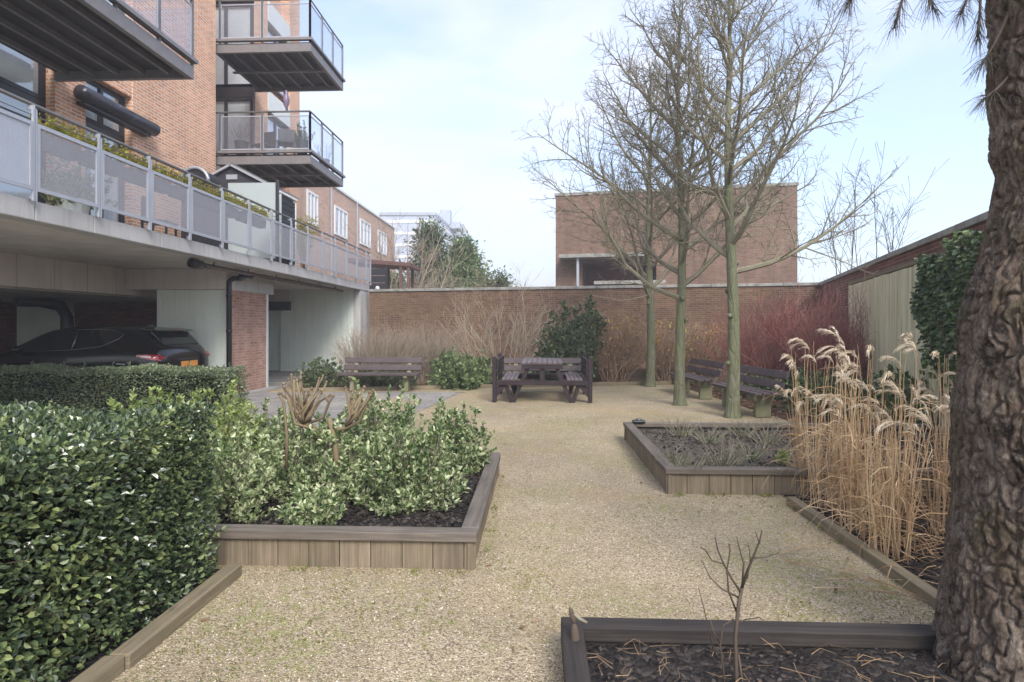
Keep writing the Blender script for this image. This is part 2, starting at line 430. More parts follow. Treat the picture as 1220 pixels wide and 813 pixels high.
mat['edging'] = m_wood('edging_timber', sr(152, 140, 116), sr(116, 104, 84), green=sr(118, 114, 78), green_amt=.3)
mat['plastic'] = m_wood('recycled_plank', sr(98, 86, 86), sr(78, 67, 68), rough=.55, island=.06, green=sr(96, 96, 80), green_amt=.12)
mat['plastic_dark'] = m_wood('table_frame_plank', sr(58, 47, 50), sr(44, 36, 39), rough=.55, island=.05)
mat['plastic_top'] = m_wood('table_top_plank', sr(120, 110, 112), sr(98, 88, 92), rough=.4, island=.08)

def panel_mat():
    t = NT('weathered_pale_panel'); st = t.coord('UV', (.35, 7, 1)); ob = t.coord('Object')
    col = t.mix(t.ramp(t.noise(st, 1.0, 5, .6), [(.35, 0.0), (.7, 1.0)]), sr(234, 230, 206), sr(214, 212, 172))
    col = t.mix(t.math('MULTIPLY', t.ramp(t.noise(t.coord('UV', (.25, 9, 1)), 1.3, 5, .65), [(.52, 0.0), (.66, 1.0)]), .75), col, sr(96, 98, 58))
    col = t.mix(t.math('MULTIPLY', t.ramp(t.noise(ob, 2, 5), [(.4, 0.0), (.7, 1.0)]), .3), col, sr(180, 184, 110))
    return t.fin(t.pbr(col, .85, 0, .2))
mat['panel'] = panel_mat()

def bark(name, c1, c2, green, gamt, sx=14, bumps=.8, vscale=(1, 1, .25)):
    t = NT(name); v = t.coord('Object', vscale); ob = t.coord('Object')
    e = t.vor(v, sx, 'DISTANCE_TO_EDGE'); n = t.noise(v, sx * 1.5, 6, .65, .4)
    col = t.mix(t.ramp(n, [(.3, 0.0), (.7, 1.0)]), c1, c2)
    col = t.mix(t.math('MULTIPLY', t.ramp(t.noise(ob, 2.2, 5, .6), [(.3, 0.0), (.62, 1.0)]), gamt), col, green)
    h = t.math('ADD', t.ramp(e, [(0, 0.0), (.12, 1.0)]), n)
    return t.fin(t.pbr(col, .9, 0, .2, t.bump(h, bumps, .012)))
mat['bark_green'] = bark('algae_bark', sr(132, 128, 112), sr(92, 90, 76), sr(112, 120, 82), .6, 12, .9)
mat['limb'] = bark('limb_bark', sr(146, 137, 122), sr(116, 106, 95), sr(132, 134, 102), .5, 22, .4)
def pinebark():
    t = NT('pine_bark'); v = t.coord('Object', (1, 1, .38)); ob = t.coord('Object')
    wv = t.n('ShaderNodeTexNoise'); wv.inputs['Scale'].default_value = 7; wv.inputs['Detail'].default_value = 4; t.l(v, wv.inputs['Vector'])
    add = t.n('ShaderNodeVectorMath'); add.operation = 'MULTIPLY_ADD'; t.l(wv.outputs['Color'], add.inputs[0]); add.inputs[1].default_value = (.14, .14, .14); t.l(v, add.inputs[2])
    at = t.n('ShaderNodeAttribute'); at.attribute_name = 'groove'
    n = t.noise(v, 24, 9, .8, .5); n2 = t.noise(ob, 3.2, 6, .65); n3 = t.noise(t.coord('Object', (1, 1, .45)), 75, 6, .8)
    col = t.ramp(n, [(.30, sr(74, 63, 55)), (.44, sr(122, 107, 94)), (.56, sr(160, 145, 130)), (.72, sr(214, 203, 190))])
    col = t.mix(t.math('MULTIPLY', t.ramp(n2, [(.48, 0.0), (.62, 1.0)]), .4), col, sr(128, 94, 80))
    col = t.mix(t.math('MULTIPLY', t.ramp(t.noise(ob, 3.1, 6, .7), [(.5, 0.0), (.62, 1.0)]), .5), col, sr(104, 102, 68))
    black = t.math('MULTIPLY', t.ramp(t.noise(t.coord('Object', (1, 1, .5)), 6.5, 8, .75, .4), [(.54, 0.0), (.60, 1.0)]), .75)
    col = t.mix(black, col, sr(40, 35, 32))
    col = t.mix(1.0, col, t.ramp(n3, [(.34, .5), (.5, .95), (.66, 1.3)]), 'MULTIPLY')
    h = t.math('ADD', t.math('MULTIPLY', n3, 1.3), t.math('MULTIPLY', n, 1.2))
    return t.fin(t.pbr(col, .92, 0, .2, t.bump(h, 1.0, .02)))
mat['pine_bark'] = pinebark()

def m_twig(name, a, b, rough=.8, c=None):
    t = NT(name); v = t.coord('Object'); col = t.mix(t.island(), a, b)
    if c: col = t.mix(t.ramp(t.noise(v, 2.0, 4), [(.4, 0.0), (.65, 1.0)]), col, c)
    return t.fin(t.pbr(col, rough, 0, .3))
mat['twig_brown'] = m_twig('brown_twigs', sr(136, 122, 108), sr(176, 162, 144))
mat['twig_pale'] = m_twig('pale_twigs', sr(158, 144, 124), sr(192, 178, 156))
mat['twig_red'] = m_twig('red_twigs', sr(136, 76, 74), sr(188, 130, 122), c=sr(146, 112, 102))
mat['twig_tan'] = m_twig('pruned_stems', sr(136, 120, 94), sr(104, 90, 72))
mat['twig_dark'] = m_twig('dark_twigs', sr(74, 64, 56), sr(98, 86, 74))
mat['twig_grey'] = m_twig('grey_green_twigs', sr(112, 106, 88), sr(158, 152, 132))
mat['twig_red2'] = m_twig('rusty_twigs', sr(138, 114, 94), sr(180, 156, 130))
mat['straw'] = m_twig('straw_stems', sr(178, 148, 112), sr(216, 190, 152), c=sr(160, 126, 92))
mat['plume'] = m_twig('plumes', sr(204, 186, 158), sr(226, 212, 190))
mat['needle'] = m_twig('pine_needles', sr(52, 50, 46), sr(84, 78, 66), .6)
mat['needle_litter'] = m_twig('fallen_needles', sr(130, 104, 78), sr(168, 142, 108))
mat['chip'] = m_twig('bark_chips', sr(38, 35, 35), sr(84, 76, 70))
mat['dead_leaf'] = m_twig('dead_leaves', sr(110, 90, 70), sr(158, 134, 106))
mat['leaf_hedge'] = m_leaf('hedge_leaf', [sr(40, 54, 38), sr(58, 74, 52), sr(80, 96, 68), sr(116, 132, 88), sr(150, 160, 104)], .23, .8, .14)
mat['leaf_hedge2'] = m_leaf('far_hedge_leaf', [sr(74, 86, 60), sr(110, 122, 90), sr(152, 162, 128)], .3, .5, .15)
mat['leaf_euo'] = m_leaf('variegated_leaf', [sr(66, 88, 50), sr(98, 120, 74), sr(146, 162, 112), sr(200, 206, 162), sr(222, 224, 190)], .4, .4, .25, 1.6)
mat['leaf_euo2'] = m_leaf('green_leaf', [sr(56, 76, 42), sr(84, 106, 62), sr(132, 150, 100), sr(196, 204, 160), sr(214, 218, 184)], .4, .4, .25, 2)
mat['leaf_euo3'] = m_leaf('yellow_green_leaf', [sr(92, 112, 56), sr(130, 148, 82), sr(168, 180, 112), sr(206, 212, 156)], .4, .4, .25, 2)
mat['leaf_laurel'] = m_leaf('dark_evergreen_leaf', [sr(58, 70, 46), sr(90, 104, 70), sr(132, 144, 106)], .35, .5, .15)
mat['leaf_mid'] = m_leaf('mid_green_leaf', [sr(76, 94, 58), sr(108, 126, 82), sr(142, 156, 110)], .45, .4, .2)
mat['leaf_yellow'] = m_leaf('fading_leaf', [sr(132, 104, 74), sr(164, 132, 90), sr(180, 156, 92), sr(168, 156, 84)], .6, .2, .3)
mat['leaf_brown'] = m_leaf('brown_leaf', [sr(122, 92, 68), sr(150, 118, 88), sr(168, 138, 104)], .8, .1, .2)
mat['leaf_ivy'] = m_leaf('ivy_leaf', [sr(48, 66, 42), sr(76, 96, 60), sr(104, 124, 80), sr(150, 166, 110)], .35, .5, .15)
mat['leaf_conifer'] = m_leaf('conifer_leaf', [sr(64, 82, 60), sr(86, 104, 72), sr(118, 128, 80)], .6, .2, .2, .8)
mat['leaf_planter'] = m_leaf('planter_leaf', [sr(128, 136, 54), sr(168, 170, 74), sr(186, 140, 84)], .5, .3, .3, 1.0)
mat['moss'] = m_leaf('moss', [sr(92, 102, 46), sr(120, 130, 60), sr(146, 152, 82)], .8, .1, .2)
# ------------------------------------------------------------------ foliage, twigs and trees
nr = np.random.RandomState(11)

def leaves(mb, P, N, size, aspect=.55, fold=.25, spread=.9, droop=.0, varsize=.35):
    """pointed, folded leaves: P (n,3) base points, N (n,3) outward directions"""
    P = np.asarray(P, float); N = np.asarray(N, float); n = len(P)
    if n == 0: return
    D = N + nr.normal(0, spread, (n, 3)) * .55; D[:, 2] -= droop
    D /= np.linalg.norm(D, axis=1)[:, None] + 1e-9
    Q = nr.normal(0, 1, (n, 3)) + np.array([0, 0, .4]); S = np.cross(D, Q); S /= np.linalg.norm(S, axis=1)[:, None] + 1e-9
    U = np.cross(S, D)
    L = size * (1 + nr.uniform(-varsize, varsize, n))[:, None]; W = L * aspect * .5
    b = P; t = P + D * L + U * L * -.08
    a1 = P + D * L * .3; a2 = P + D * L * .68
    up = U * W * fold * 2
    r1 = a1 + S * W * .9 + up; r2 = a2 + S * W * .85 + up * .9; l1 = a1 - S * W * .9 + up; l2 = a2 - S * W * .85 + up * .9
    V = np.stack([b, r1, r2, t, l2, l1], 1).reshape(-1, 3)
    base = len(mb.v)
    mb.v.extend(V.tolist())
    i0 = base + np.arange(n) * 6
    fa = np.stack([i0, i0 + 1, i0 + 2, i0 + 3], 1); fb = np.stack([i0, i0 + 3, i0 + 4, i0 + 5], 1)
    fl = np.concatenate([fa, fb], 0).tolist()
    mb.f.extend(map(tuple, fl)); mb.uv.extend([None] * len(fl)); mb.mi.extend([mb.m] * len(fl))

def strips(mb, pts_list, w0, w1=0.0):
    """flat ribbons through lists of points (needles, grass blades)"""
    for pts in pts_list:
        b = len(mb.v); m = len(pts)
        d = pts[-1] - pts[0]; s = d.cross(Vector((rnd.gauss(0, 1), rnd.gauss(0, 1), rnd.gauss(0, 1))))
        if s.length < 1e-6: s = Vector((1, 0, 0))
        s.normalize()
        for i, p in enumerate(pts):
            w = w0 + (w1 - w0) * i / (m - 1)
            q = s * w * .5
            mb.v.append(tuple(p - q)); mb.v.append(tuple(p + q))
        for i in range(m - 1): mb.face((b + 2 * i, b + 2 * i + 1, b + 2 * i + 3, b + 2 * i + 2))

def rv(s=1.0): return Vector((rnd.gauss(0, s), rnd.gauss(0, s), rnd.gauss(0, s)))

def grow(mb, p, d, L, r0, r1, seg=4, wob=.15, up=.0, n=4):
    pts = [p.copy()]; rad = [r0]; d = d.normalized(); dirs = [d.copy()]
    for i in range(seg):
        d = (d + rv(wob) + Vector((0, 0, up))).normalized()
        p = p + d * (L / seg); pts.append(p.copy()); rad.append(r0 + (r1 - r0) * (i + 1) / seg); dirs.append(d.copy())
    mb.tube(pts, rad, n, cap=(n > 3))
    return pts, dirs, rad

def lerp_on(pts, dirs, rad, t):
    x = t * (len(pts) - 1); i = min(int(x), len(pts) - 2); f = x - i
    return pts[i].lerp(pts[i + 1], f), dirs[i].lerp(dirs[i + 1], f).normalized(), rad[i] * (1 - f) + rad[i + 1] * f

def side_dir(d, ang, az):
    a = d.orthogonal().normalized(); b = d.cross(a)
    return (d * math.cos(ang) + (a * math.cos(az) + b * math.sin(az)) * math.sin(ang)).normalized()

def bare_tree(base, H, trunk_r, first, lean, seed, radius=2.1, name='bare_tree', label='', group=None, nlimb=24, dens=1.0):
    global rnd
    keep = rnd; rnd = random.Random(seed)
    root = thing(name, label, 'tree', tuple(base), 0, group)
    tr = MB(); cr = MB()
    b = Vector(base); N = 18; pts = []; rad = []
    for i in range(N + 1):
        t = i / N; z = t * H
        pts.append(b + Vector((lean[0] * t * H + .035 * math.sin(t * 9 + seed), lean[1] * t * H + .035 * math.cos(t * 7 + seed), z - .05 * (i == 0))))
        rad.append(max(.01, trunk_r * (1 - t) ** .85 + (trunk_r * .6 if i == 0 else 0)))
    # extra flare ring
    pts.insert(1, pts[0].lerp(pts[1], .18)); rad.insert(1, trunk_r * 1.22); pts.insert(2, pts[0].lerp(pts[2], .5)); rad.insert(2, trunk_r * 1.03)
    tr.tube(pts, rad, 14)
    # branch collars / knots on the trunk
    for k in range(5):
        z = .8 + k * .55 + rnd.random() * .3; p = b + Vector((lean[0] * z, lean[1] * z, z)); a = rnd.random() * 6.28
        tr.tube([p + Vector((math.cos(a), math.sin(a), 0)) * trunk_r * .75, p + Vector((math.cos(a), math.sin(a), .1)) * trunk_r * 1.12], [.05, .03], 8)
    az = rnd.random() * 6
    for k in range(nlimb):
        t = k / (nlimb - 1); z = first + (H * .93 - first) * t ** .95
        x = z / H * N; i = int(x); p = pts[min(i + 2, N + 1)].lerp(pts[min(i + 3, N + 2)], x - i)
        az += 2.399 + rnd.uniform(-.4, .4)
        inc = R(64 - 32 * t + rnd.uniform(-8, 8))
        d = Vector((math.cos(az) * math.sin(inc), math.sin(az) * math.sin(inc), math.cos(inc)))
        L = max(.5, (radius * 1.35 * (1 - t) ** .7 + .35) * rnd.uniform(.8, 1.15))
        r0 = min(.042, .009 + .0135 * L) * (1.15 if k < 5 else 1)
        l1 = grow(cr, p, d, L, r0, .006, 9, .11, .07, 6)
        n2 = int((5 + L * 6.0) * dens)
        for j in range(n2):
            tt = .12 + .86 * (j + rnd.random()) / n2
            q, dd, rr = lerp_on(*l1, tt)
            d2 = side_dir(dd, R(rnd.uniform(35, 62)), rnd.random() * 6.28); d2.z += .15
            L2 = L * rnd.uniform(.22, .46) * (1.15 - tt * .65) + .12
            l2 = grow(cr, q, d2, L2, min(rr * .62, .012), .0032, 5, .16, .09, 4)
            n3 = int((4 + L2 * 9) * dens)
            for m in range(n3):
                t3 = .12 + .86 * (m + rnd.random()) / n3
                q3, d3, r3 = lerp_on(*l2, t3)
                dd3 = side_dir(d3, R(rnd.uniform(32, 68)), rnd.random() * 6.28)
                L3 = rnd.uniform(.1, .36) * (1.2 - .5 * t3)
                l3 = grow(cr, q3, dd3, L3, min(.0055, r3 * .8), .0028, 3, .2, .05, 3)
                if L3 > .13:
                    for u in range(int(2 * dens + rnd.random())):
                        q4, d4, r4 = lerp_on(*l3, rnd.uniform(.3, .9))
                        grow(cr, q4, side_dir(d4, R(rnd.uniform(35, 65)), rnd.random() * 6.28), rnd.uniform(.05, .13), .0034, .0024, 2, .2, .04, 3)
    tr.build('trunk', mat['bark_green'], root, smooth=True)
    cr.build('crown', mat['limb'], root)
    rnd = keep
    return root

def twig_shrub(root, center, H, W, nstem, mt, seed, r=.006, lat=5, spread=.5, arch=0.0, name='stems', sub=2, depth=None, wob=.07):
    """many-stemmed bare shrub: W width (x), depth (y)"""
    global rnd
    keep = rnd; rnd = random.Random(seed); depth = depth or W * .6
    mb = MB(); c = Vector(center)
    for k in range(nstem):
        ax = rnd.uniform(-1, 1); ay = rnd.uniform(-1, 1)
        p = c + Vector((ax * W * .22, ay * depth * .22, 0))
        d = Vector((ax * spread * W / H, ay * spread * depth / H, 1)) + rv(.08)
        L = H * rnd.uniform(.7, 1.08) * math.sqrt(max(.25, 1 - .35 * (ax * ax + ay * ay)))
        l1 = grow(mb, p, d, L, r * rnd.uniform(.8, 1.3), r * .35, 6, wob, -arch, 4)
        for j in range(lat):
            q, dd, rr = lerp_on(*l1, rnd.uniform(.25, .95))
            l2 = grow(mb, q, side_dir(dd, R(rnd.uniform(20, 45)), rnd.random() * 6.28) + Vector((0, 0, .25)), L * rnd.uniform(.15, .4), rr * .6, r * .25, 3, .12, .05, 3)
            for u in range(sub):
                q3, d3, r3 = lerp_on(*l2, rnd.uniform(.2, .9))
                grow(mb, q3, side_dir(d3, R(rnd.uniform(25, 50)), rnd.random() * 6.28), L * rnd.uniform(.06, .16), r3 * .6, r * .22, 2, .1, .05, 3)
    o = mb.build(name, mt, root)
    rnd = keep
    return o

def leafy_shrub(root, center, H, W, D, nshoot, mt, seed, leaf=.04, per=26, stem=None, lean=(0, 0), base_gap=.05, aspect=.55, bulge=.9, boxy=False):
    """shoots fan out from the ground, leaves spiral along the outer part of each shoot; gives a spiky uneven outline"""
    global rnd
    keep = rnd; rnd = random.Random(seed); st = MB(); lf = MB(); c = Vector(center); P = []; Nn = []
    for k in range(nshoot):
        # target on/inside an uneven dome
        u = rnd.random(); th = rnd.random() * 6.283; cz = rnd.random() ** 1.0
        rr_ = math.sqrt(max(0, 1 - (cz * .92) ** 2)) * (rnd.random() ** .35)
        if boxy: rr_ = math.sqrt(max(0, 1 - (cz * .97) ** 5)) * (rnd.random() ** .35)
        lump = 1 + .16 * math.sin(3 * th + seed) + .12 * math.sin(5 * th + 2 * seed) + rnd.uniform(-.1, .12)
        T = c + Vector((math.cos(th) * rr_ * W * .5 * lump + lean[0] * cz, math.sin(th) * rr_ * D * .5 * lump + lean[1] * cz, base_gap * H + cz * (1 - base_gap) * H * lump))
        p0 = c + Vector((math.cos(th) * W * .1 * rnd.random(), math.sin(th) * D * .1 * rnd.random(), 0))
        mid = p0.lerp(T, .5) + Vector((math.cos(th) * W * .12 * bulge * rr_, math.sin(th) * D * .12 * bulge * rr_, -.02))
        pts = []
        for i in range(6):
            t = i / 5; pts.append(p0 * (1 - t) ** 2 + mid * 2 * t * (1 - t) + T * t * t)
        st.tube(pts, [.007, .006, .005, .004, .003, .002], 3, cap=False)
        end = (pts[-1] - pts[-2]).normalized(); tip = (end + Vector((0, 0, .5))).normalized()
        Lt = rnd.uniform(.03, .11) * (H / .8) ** .5
        for j in range(per):
            t = 1 - (j / per) ** 1.1 * .62 if j > per * .35 else 1.0 + (1 - j / (per * .35)) * 0
            if j < per * .35:
                q = pts[-1] + tip * Lt * (j / (per * .35)); dd = tip
            else:
                x = t * 5; i = min(int(x), 4); q = pts[i].lerp(pts[i + 1], x - i); dd = (pts[i + 1] - pts[i]).normalized()
            a = rnd.random() * 6.28; sd = side_dir(dd, R(rnd.uniform(40, 75)), a)
            P.append(q); Nn.append(sd + Vector((0, 0, .25)))
    leaves(lf, P, Nn, leaf, aspect, .22, .35)
    st.build('stems', stem or mat['twig_grey'], root)
    o = lf.build('foliage', mt, root)
    rnd = keep
    return o

def box_hedge(root, x0, x1, y0, y1, h, n_per_m2, mt, seed, leaf=.03, faces=('right', 'top', 'front', 'back'), wob=.05, round_=.12, depth=.16, aspect=.6, shoots=0):
    """clipped hedge: leaves through the outer shell, twiggy core"""
    rs = np.random.RandomState(seed); P = []; Nn = []
    def bump(a, b): return wob * (np.sin(a * 3.1 + seed) * np.cos(b * 2.3 + 1) + .6 * np.sin(a * 7.3 + b * 5.1) + .35 * np.sin(a * 17 + 2) * np.sin(b * 15))
    def put(A, B, fx, area, nrm):
        n = int(area * n_per_m2); a = rs.uniform(A[0], A[1], n); b = rs.uniform(B[0], B[1], n)
        dp = rs.rand(n) ** 1.6 * depth; o = bump(a, b) - dp
        X, Y, Z = fx(a, b, o)
        P.append(np.stack([X, Y, Z], 1)); Nn.append(np.tile(np.array(nrm, float), (n, 1)))
    z0 = .02
    if 'right' in faces: put((y0, y1), (z0, h), lambda a, b, o: (x1 + o - round_ * np.maximum(0, (b - h + .12) / .12) ** 2 * .6 - .06 * (h - b) / h * 0, a, b), (y1 - y0) * h, (1, 0, .25))
    if 'left' in faces: put((y0, y1), (z0, h), lambda a, b, o: (x0 - o, a, b), (y1 - y0) * h, (-1, 0, .25))
    if 'front' in faces: put((x0, x1), (z0, h), lambda a, b, o: (a, y0 - o + round_ * np.maximum(0, (b - h + .12) / .12) ** 2 * .6, b), (x1 - x0) * h, (0, -1, .25))
    if 'back' in faces: put((x0, x1), (z0, h), lambda a, b, o: (a, y1 + o, b), (x1 - x0) * h, (0, 1, .25))
    if 'top' in faces: put((x0, x1), (y0, y1), lambda a, b, o: (a, b, h + o * .8), (x1 - x0) * (y1 - y0), (0, 0, 1))
    lf = MB(); sh = MB()
    for k in range(shoots):
        top = rs.rand() < .55
        b = Vector((rs.uniform(x0, x1 - .05), rs.uniform(y0, y1), h - .04)) if top else Vector((x1 - .05, rs.uniform(y0, y1), rs.uniform(.1, h)))
        d = (Vector((rs.normal(0, .3), rs.normal(0, .3), 1)) if top else Vector((1, rs.normal(0, .4), rs.uniform(.1, .9)))).normalized(); L = rs.uniform(.06, .14)
        sh.tube([b, b + d * L], [.0025, .001], 3, cap=False)
        for j in range(9):
            P.append(np.array([tuple(b + d * L * (.3 + .7 * j / 8))])); a = rs.rand() * 6.28; Nn.append(np.array([tuple(side_dir(d, R(50), a))]))
    P = np.concatenate(P); Nn = np.concatenate(Nn)
    leaves(lf, P, Nn, leaf, aspect, .3, .95, .0, .4)
    lf.build('foliage', mt, root)
    # inner twigs: dense dark core of stems so gaps show branchwork, not emptiness
    tw = sh; n = int((x1 - x0) * (y1 - y0) * 60)
    q = min(depth * .8, (y1 - y0) * .25)
    for i in range(min(n, 600)):
        p = Vector((rs.uniform(x0 + .1, x1 - .1), rs.uniform(y0 + .1, y1 - .1), 0))
        e = p + Vector((rs.uniform(-.25, .25), rs.uniform(-.25, .25), h * rs.uniform(.6, .92)))
        e.x = min(max(e.x, x0 + .08), x1 - .08); e.y = min(max(e.y, y0 + .08), y1 - .08)
        tw.tube([p, p.lerp(e, .5) + Vector((rs.uniform(-.05, .05), rs.uniform(-.05, .05), 0)), e], [.012, .008, .004], 4, cap=False)
    tw.build('stems', mat['twig_dark'], root)
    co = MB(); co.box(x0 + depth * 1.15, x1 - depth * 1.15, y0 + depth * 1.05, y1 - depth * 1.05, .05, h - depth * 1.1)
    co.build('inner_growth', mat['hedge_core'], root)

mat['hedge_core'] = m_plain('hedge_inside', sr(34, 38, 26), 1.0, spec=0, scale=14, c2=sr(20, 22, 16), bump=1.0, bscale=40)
# ------------------------------------------------------------------ camera, light, sky
cam_d = bpy.data.cameras.new('camera'); cam = bpy.data.objects.new('camera', cam_d); COL.objects.link(cam)
cam.location = (0, 0, CAMZ); cam.rotation_euler = (R(90), 0, TH)
cam_d.sensor_width = 36; cam_d.lens = F / 1220 * 36; cam_d.shift_y = -16.5 / 1220; cam_d.clip_start = .05; cam_d.clip_end = 2000
SC.camera = cam
SUN_EL, SUN_AZ = 42.0, 158.0            # azimuth clockwise from +Y: behind the camera's right shoulder
sd = bpy.data.lights.new('sun', 'SUN'); sun = bpy.data.objects.new('sun', sd); COL.objects.link(sun)
sd.energy = 1.5; sd.angle = R(24); sd.color = (1.0, .96, .9)
v = Vector((math.sin(R(SUN_AZ)) * math.cos(R(SUN_EL)), math.cos(R(SUN_AZ)) * math.cos(R(SUN_EL)), math.sin(R(SUN_EL))))
sun.rotation_euler = v.to_track_quat('Z', 'Y').to_euler(); sun.location = (0, 0, 30)
W = bpy.data.worlds.new('World'); SC.world = W; W.use_nodes = True
nt = W.node_tree; nt.nodes.clear()
def wn(t, **k):
    n = nt.nodes.new(t)
    for a, b in k.items(): setattr(n, a, b)
    return n
sky = wn('ShaderNodeTexSky', sky_type='NISHITA'); sky.sun_disc = False; sky.sun_elevation = R(SUN_EL); sky.sun_rotation = R(SUN_AZ)
sky.air_density = 1.0; sky.dust_density = 2.0; sky.ozone_density = 3.0
tc = wn('ShaderNodeTexCoord'); mp = wn('ShaderNodeMapping'); mp.inputs['Scale'].default_value = (1, 1, 2.6); mp.inputs['Location'].default_value = (.35, .1, .2); nt.links.new(tc.outputs['Generated'], mp.inputs['Vector'])
n1 = wn('ShaderNodeTexNoise'); n1.inputs['Scale'].default_value = 1.7; n1.inputs['Detail'].default_value = 7; n1.inputs['Roughness'].default_value = .52; n1.inputs['Distortion'].default_value = .35
nt.links.new(mp.outputs[0], n1.inputs['Vector'])
r1 = wn('ShaderNodeValToRGB'); r1.color_ramp.elements[0].position = .40; r1.color_ramp.elements[0].color = (.3, .3, .3, 1); r1.color_ramp.elements[1].position = .60; r1.color_ramp.elements[1].color = (1, 1, 1, 1)
nt.links.new(n1.outputs['Fac'], r1.inputs['Fac'])
sp = wn('ShaderNodeSeparateXYZ'); nt.links.new(tc.outputs['Generated'], sp.inputs[0])
hz = wn('ShaderNodeMapRange'); hz.inputs['From Min'].default_value = .0; hz.inputs['From Max'].default_value = .55; hz.inputs['To Min'].default_value = .55; hz.inputs['To Max'].default_value = .0
nt.links.new(sp.outputs['Z'], hz.inputs['Value'])
mxm = wn('ShaderNodeMath', operation='MAXIMUM'); nt.links.new(r1.outputs[0], mxm.inputs[0]); nt.links.new(hz.outputs[0], mxm.inputs[1])
cf = wn('ShaderNodeMath', operation='MULTIPLY'); cf.inputs[1].default_value = .9; nt.links.new(mxm.outputs[0], cf.inputs[0])
mx = wn('ShaderNodeMix', data_type='RGBA'); nt.links.new(cf.outputs[0], mx.inputs[0]); nt.links.new(sky.outputs[0], mx.inputs[6]); mx.inputs[7].default_value = (3.08, 3.08, 3.4, 1)
bg = wn('ShaderNodeBackground'); bg.inputs['Strength'].default_value = .15; nt.links.new(mx.outputs[2], bg.inputs['Color'])
wo = wn('ShaderNodeOutputWorld'); nt.links.new(bg.outputs[0], wo.inputs['Surface'])
SC.view_settings.view_transform = 'Standard'; SC.view_settings.look = 'None'; SC.view_settings.gamma = 1; SC.view_settings.exposure = 1.42

# ------------------------------------------------------------------ ground sheets
def sheet(name, poly, z, m, kind='structure', sub=0):
    mb = MB(); b = len(mb.v)
    for p in poly: mb.v.append((p[0], p[1], z))
    mb.face(list(range(len(poly))))
    o = mb.build(name, m, None); o['kind'] = kind; return o
sheet('ground', [(-300, -300), (300, -300), (300, 400), (-300, 400)], -.012, mat['asphalt'])
sheet('gravel_court', [(-6.4, -6), (5.5, -6), (5.5, 15.5), (-6.4, 15.5)], -.004, mat['gravel'])
sheet('parking_floor', [(-15, -4), (-6.35, -4), (-6.35, 19.2), (-15, 19.2)], .0, mat['tarmac'])
cA = on_ground(350, 467); cB = on_ground(800, 458)
sheet('paving', [(-6.33, 7.4), (-3.4, 7.4), (-2.1, 9.6), (-1.72, 13.0), (cA.x + 3.9, cA.y + .08), (cA.x - .6, cA.y - .1), (-6.33, 19.1), (-9.5, 19.1), (-9.5, 14.2), (-6.33, 14.2)], .004, mat['paving'])
sp_ = [on_ground(432, 489), on_ground(478, 491), on_ground(505, 479), on_ground(470, 475), on_ground(436, 481)]
sheet('sand_patch', [(p.x, p.y) for p in sp_], .008, mat['gravel'])

# wall lines
GA = at_d(440, 20.0); GB = at_d(978, 16.9); GC = at_d(1173, 6.68)
dRC = (GC - GB).normalized(); GD = GB + dRC * 17.5
back_n = Vector((-(GB - GA).y, (GB - GA).x, 0)).normalized()
sheet('planting_strip', [(cA.x, cA.y), (cB.x, cB.y), (3.55, 14.2), (3.75, 11.5), (4.05, 7.9), (4.05, 7.75), (7.5, 7.75), (GB.x, GB.y), (GA.x, GA.y)], .006, mat['litter'])
sheet('reed_bed_soil', [(2.13, 2.75), (4.4, 2.75), (5.2, 5.2), (2.13, 5.2)], .008, mat['soil'])
sheet('hedge_bed_soil', [(-4.5, .6), (-1.84, .6), (-1.84, 3.45), (-4.5, 3.45)], .008, mat['soil'])

# ------------------------------------------------------------------ garden walls
WH = 2.66
root = thing('garden_wall', 'long brown brick garden wall with dark coping across the back of the court', 'wall', tuple((GA + GB) / 2))
mb = MB(); mb.wallbox(GA, GB, .3, 0, WH); mb.build('brickwork', mat['brick_garden'], root)
mb = MB(); d = (GB - GA).normalized(); n = 9; L = (GB - GA).length
for i in range(14):
    a = GA + d * (L * i / 14 + .005) - back_n * .04; b = GA + d * (L * (i + 1) / 14 - .005) - back_n * .04
    mb.wallbox(a, b, .38, WH, WH + .09)
mb.build('coping', mat['coping'], root, bevel=.008)
mb = MB(); mb.wallbox(GA - back_n * .015, GB - back_n * .015, .012, WH - .2, WH - .13)
root = thing('side_wall', 'red brick wall with sloping-away coping along the right side, pale stained panels in front', 'wall', tuple((GB + GC) / 2))
mb = MB(); mb.wallbox(GB, GD, .3, 0, WH); mb.build('brickwork', mat['brick_side'], root)
nside = Vector((-dRC.y, dRC.x, 0))     # left of B->D, i.e. away from the court
mb = MB(); L = (GD - GB).length
for i in range(14):
    a = GB + dRC * (L * i / 14 + .005 + (.05 if i == 0 else 0)) - nside * .04; b = GB + dRC * (L * (i + 1) / 14 - .005) - nside * .04
    mb.wallbox(a, b, .38, WH + .001, WH + .091)
mb.build('coping', mat['coping'], root, bevel=.008)

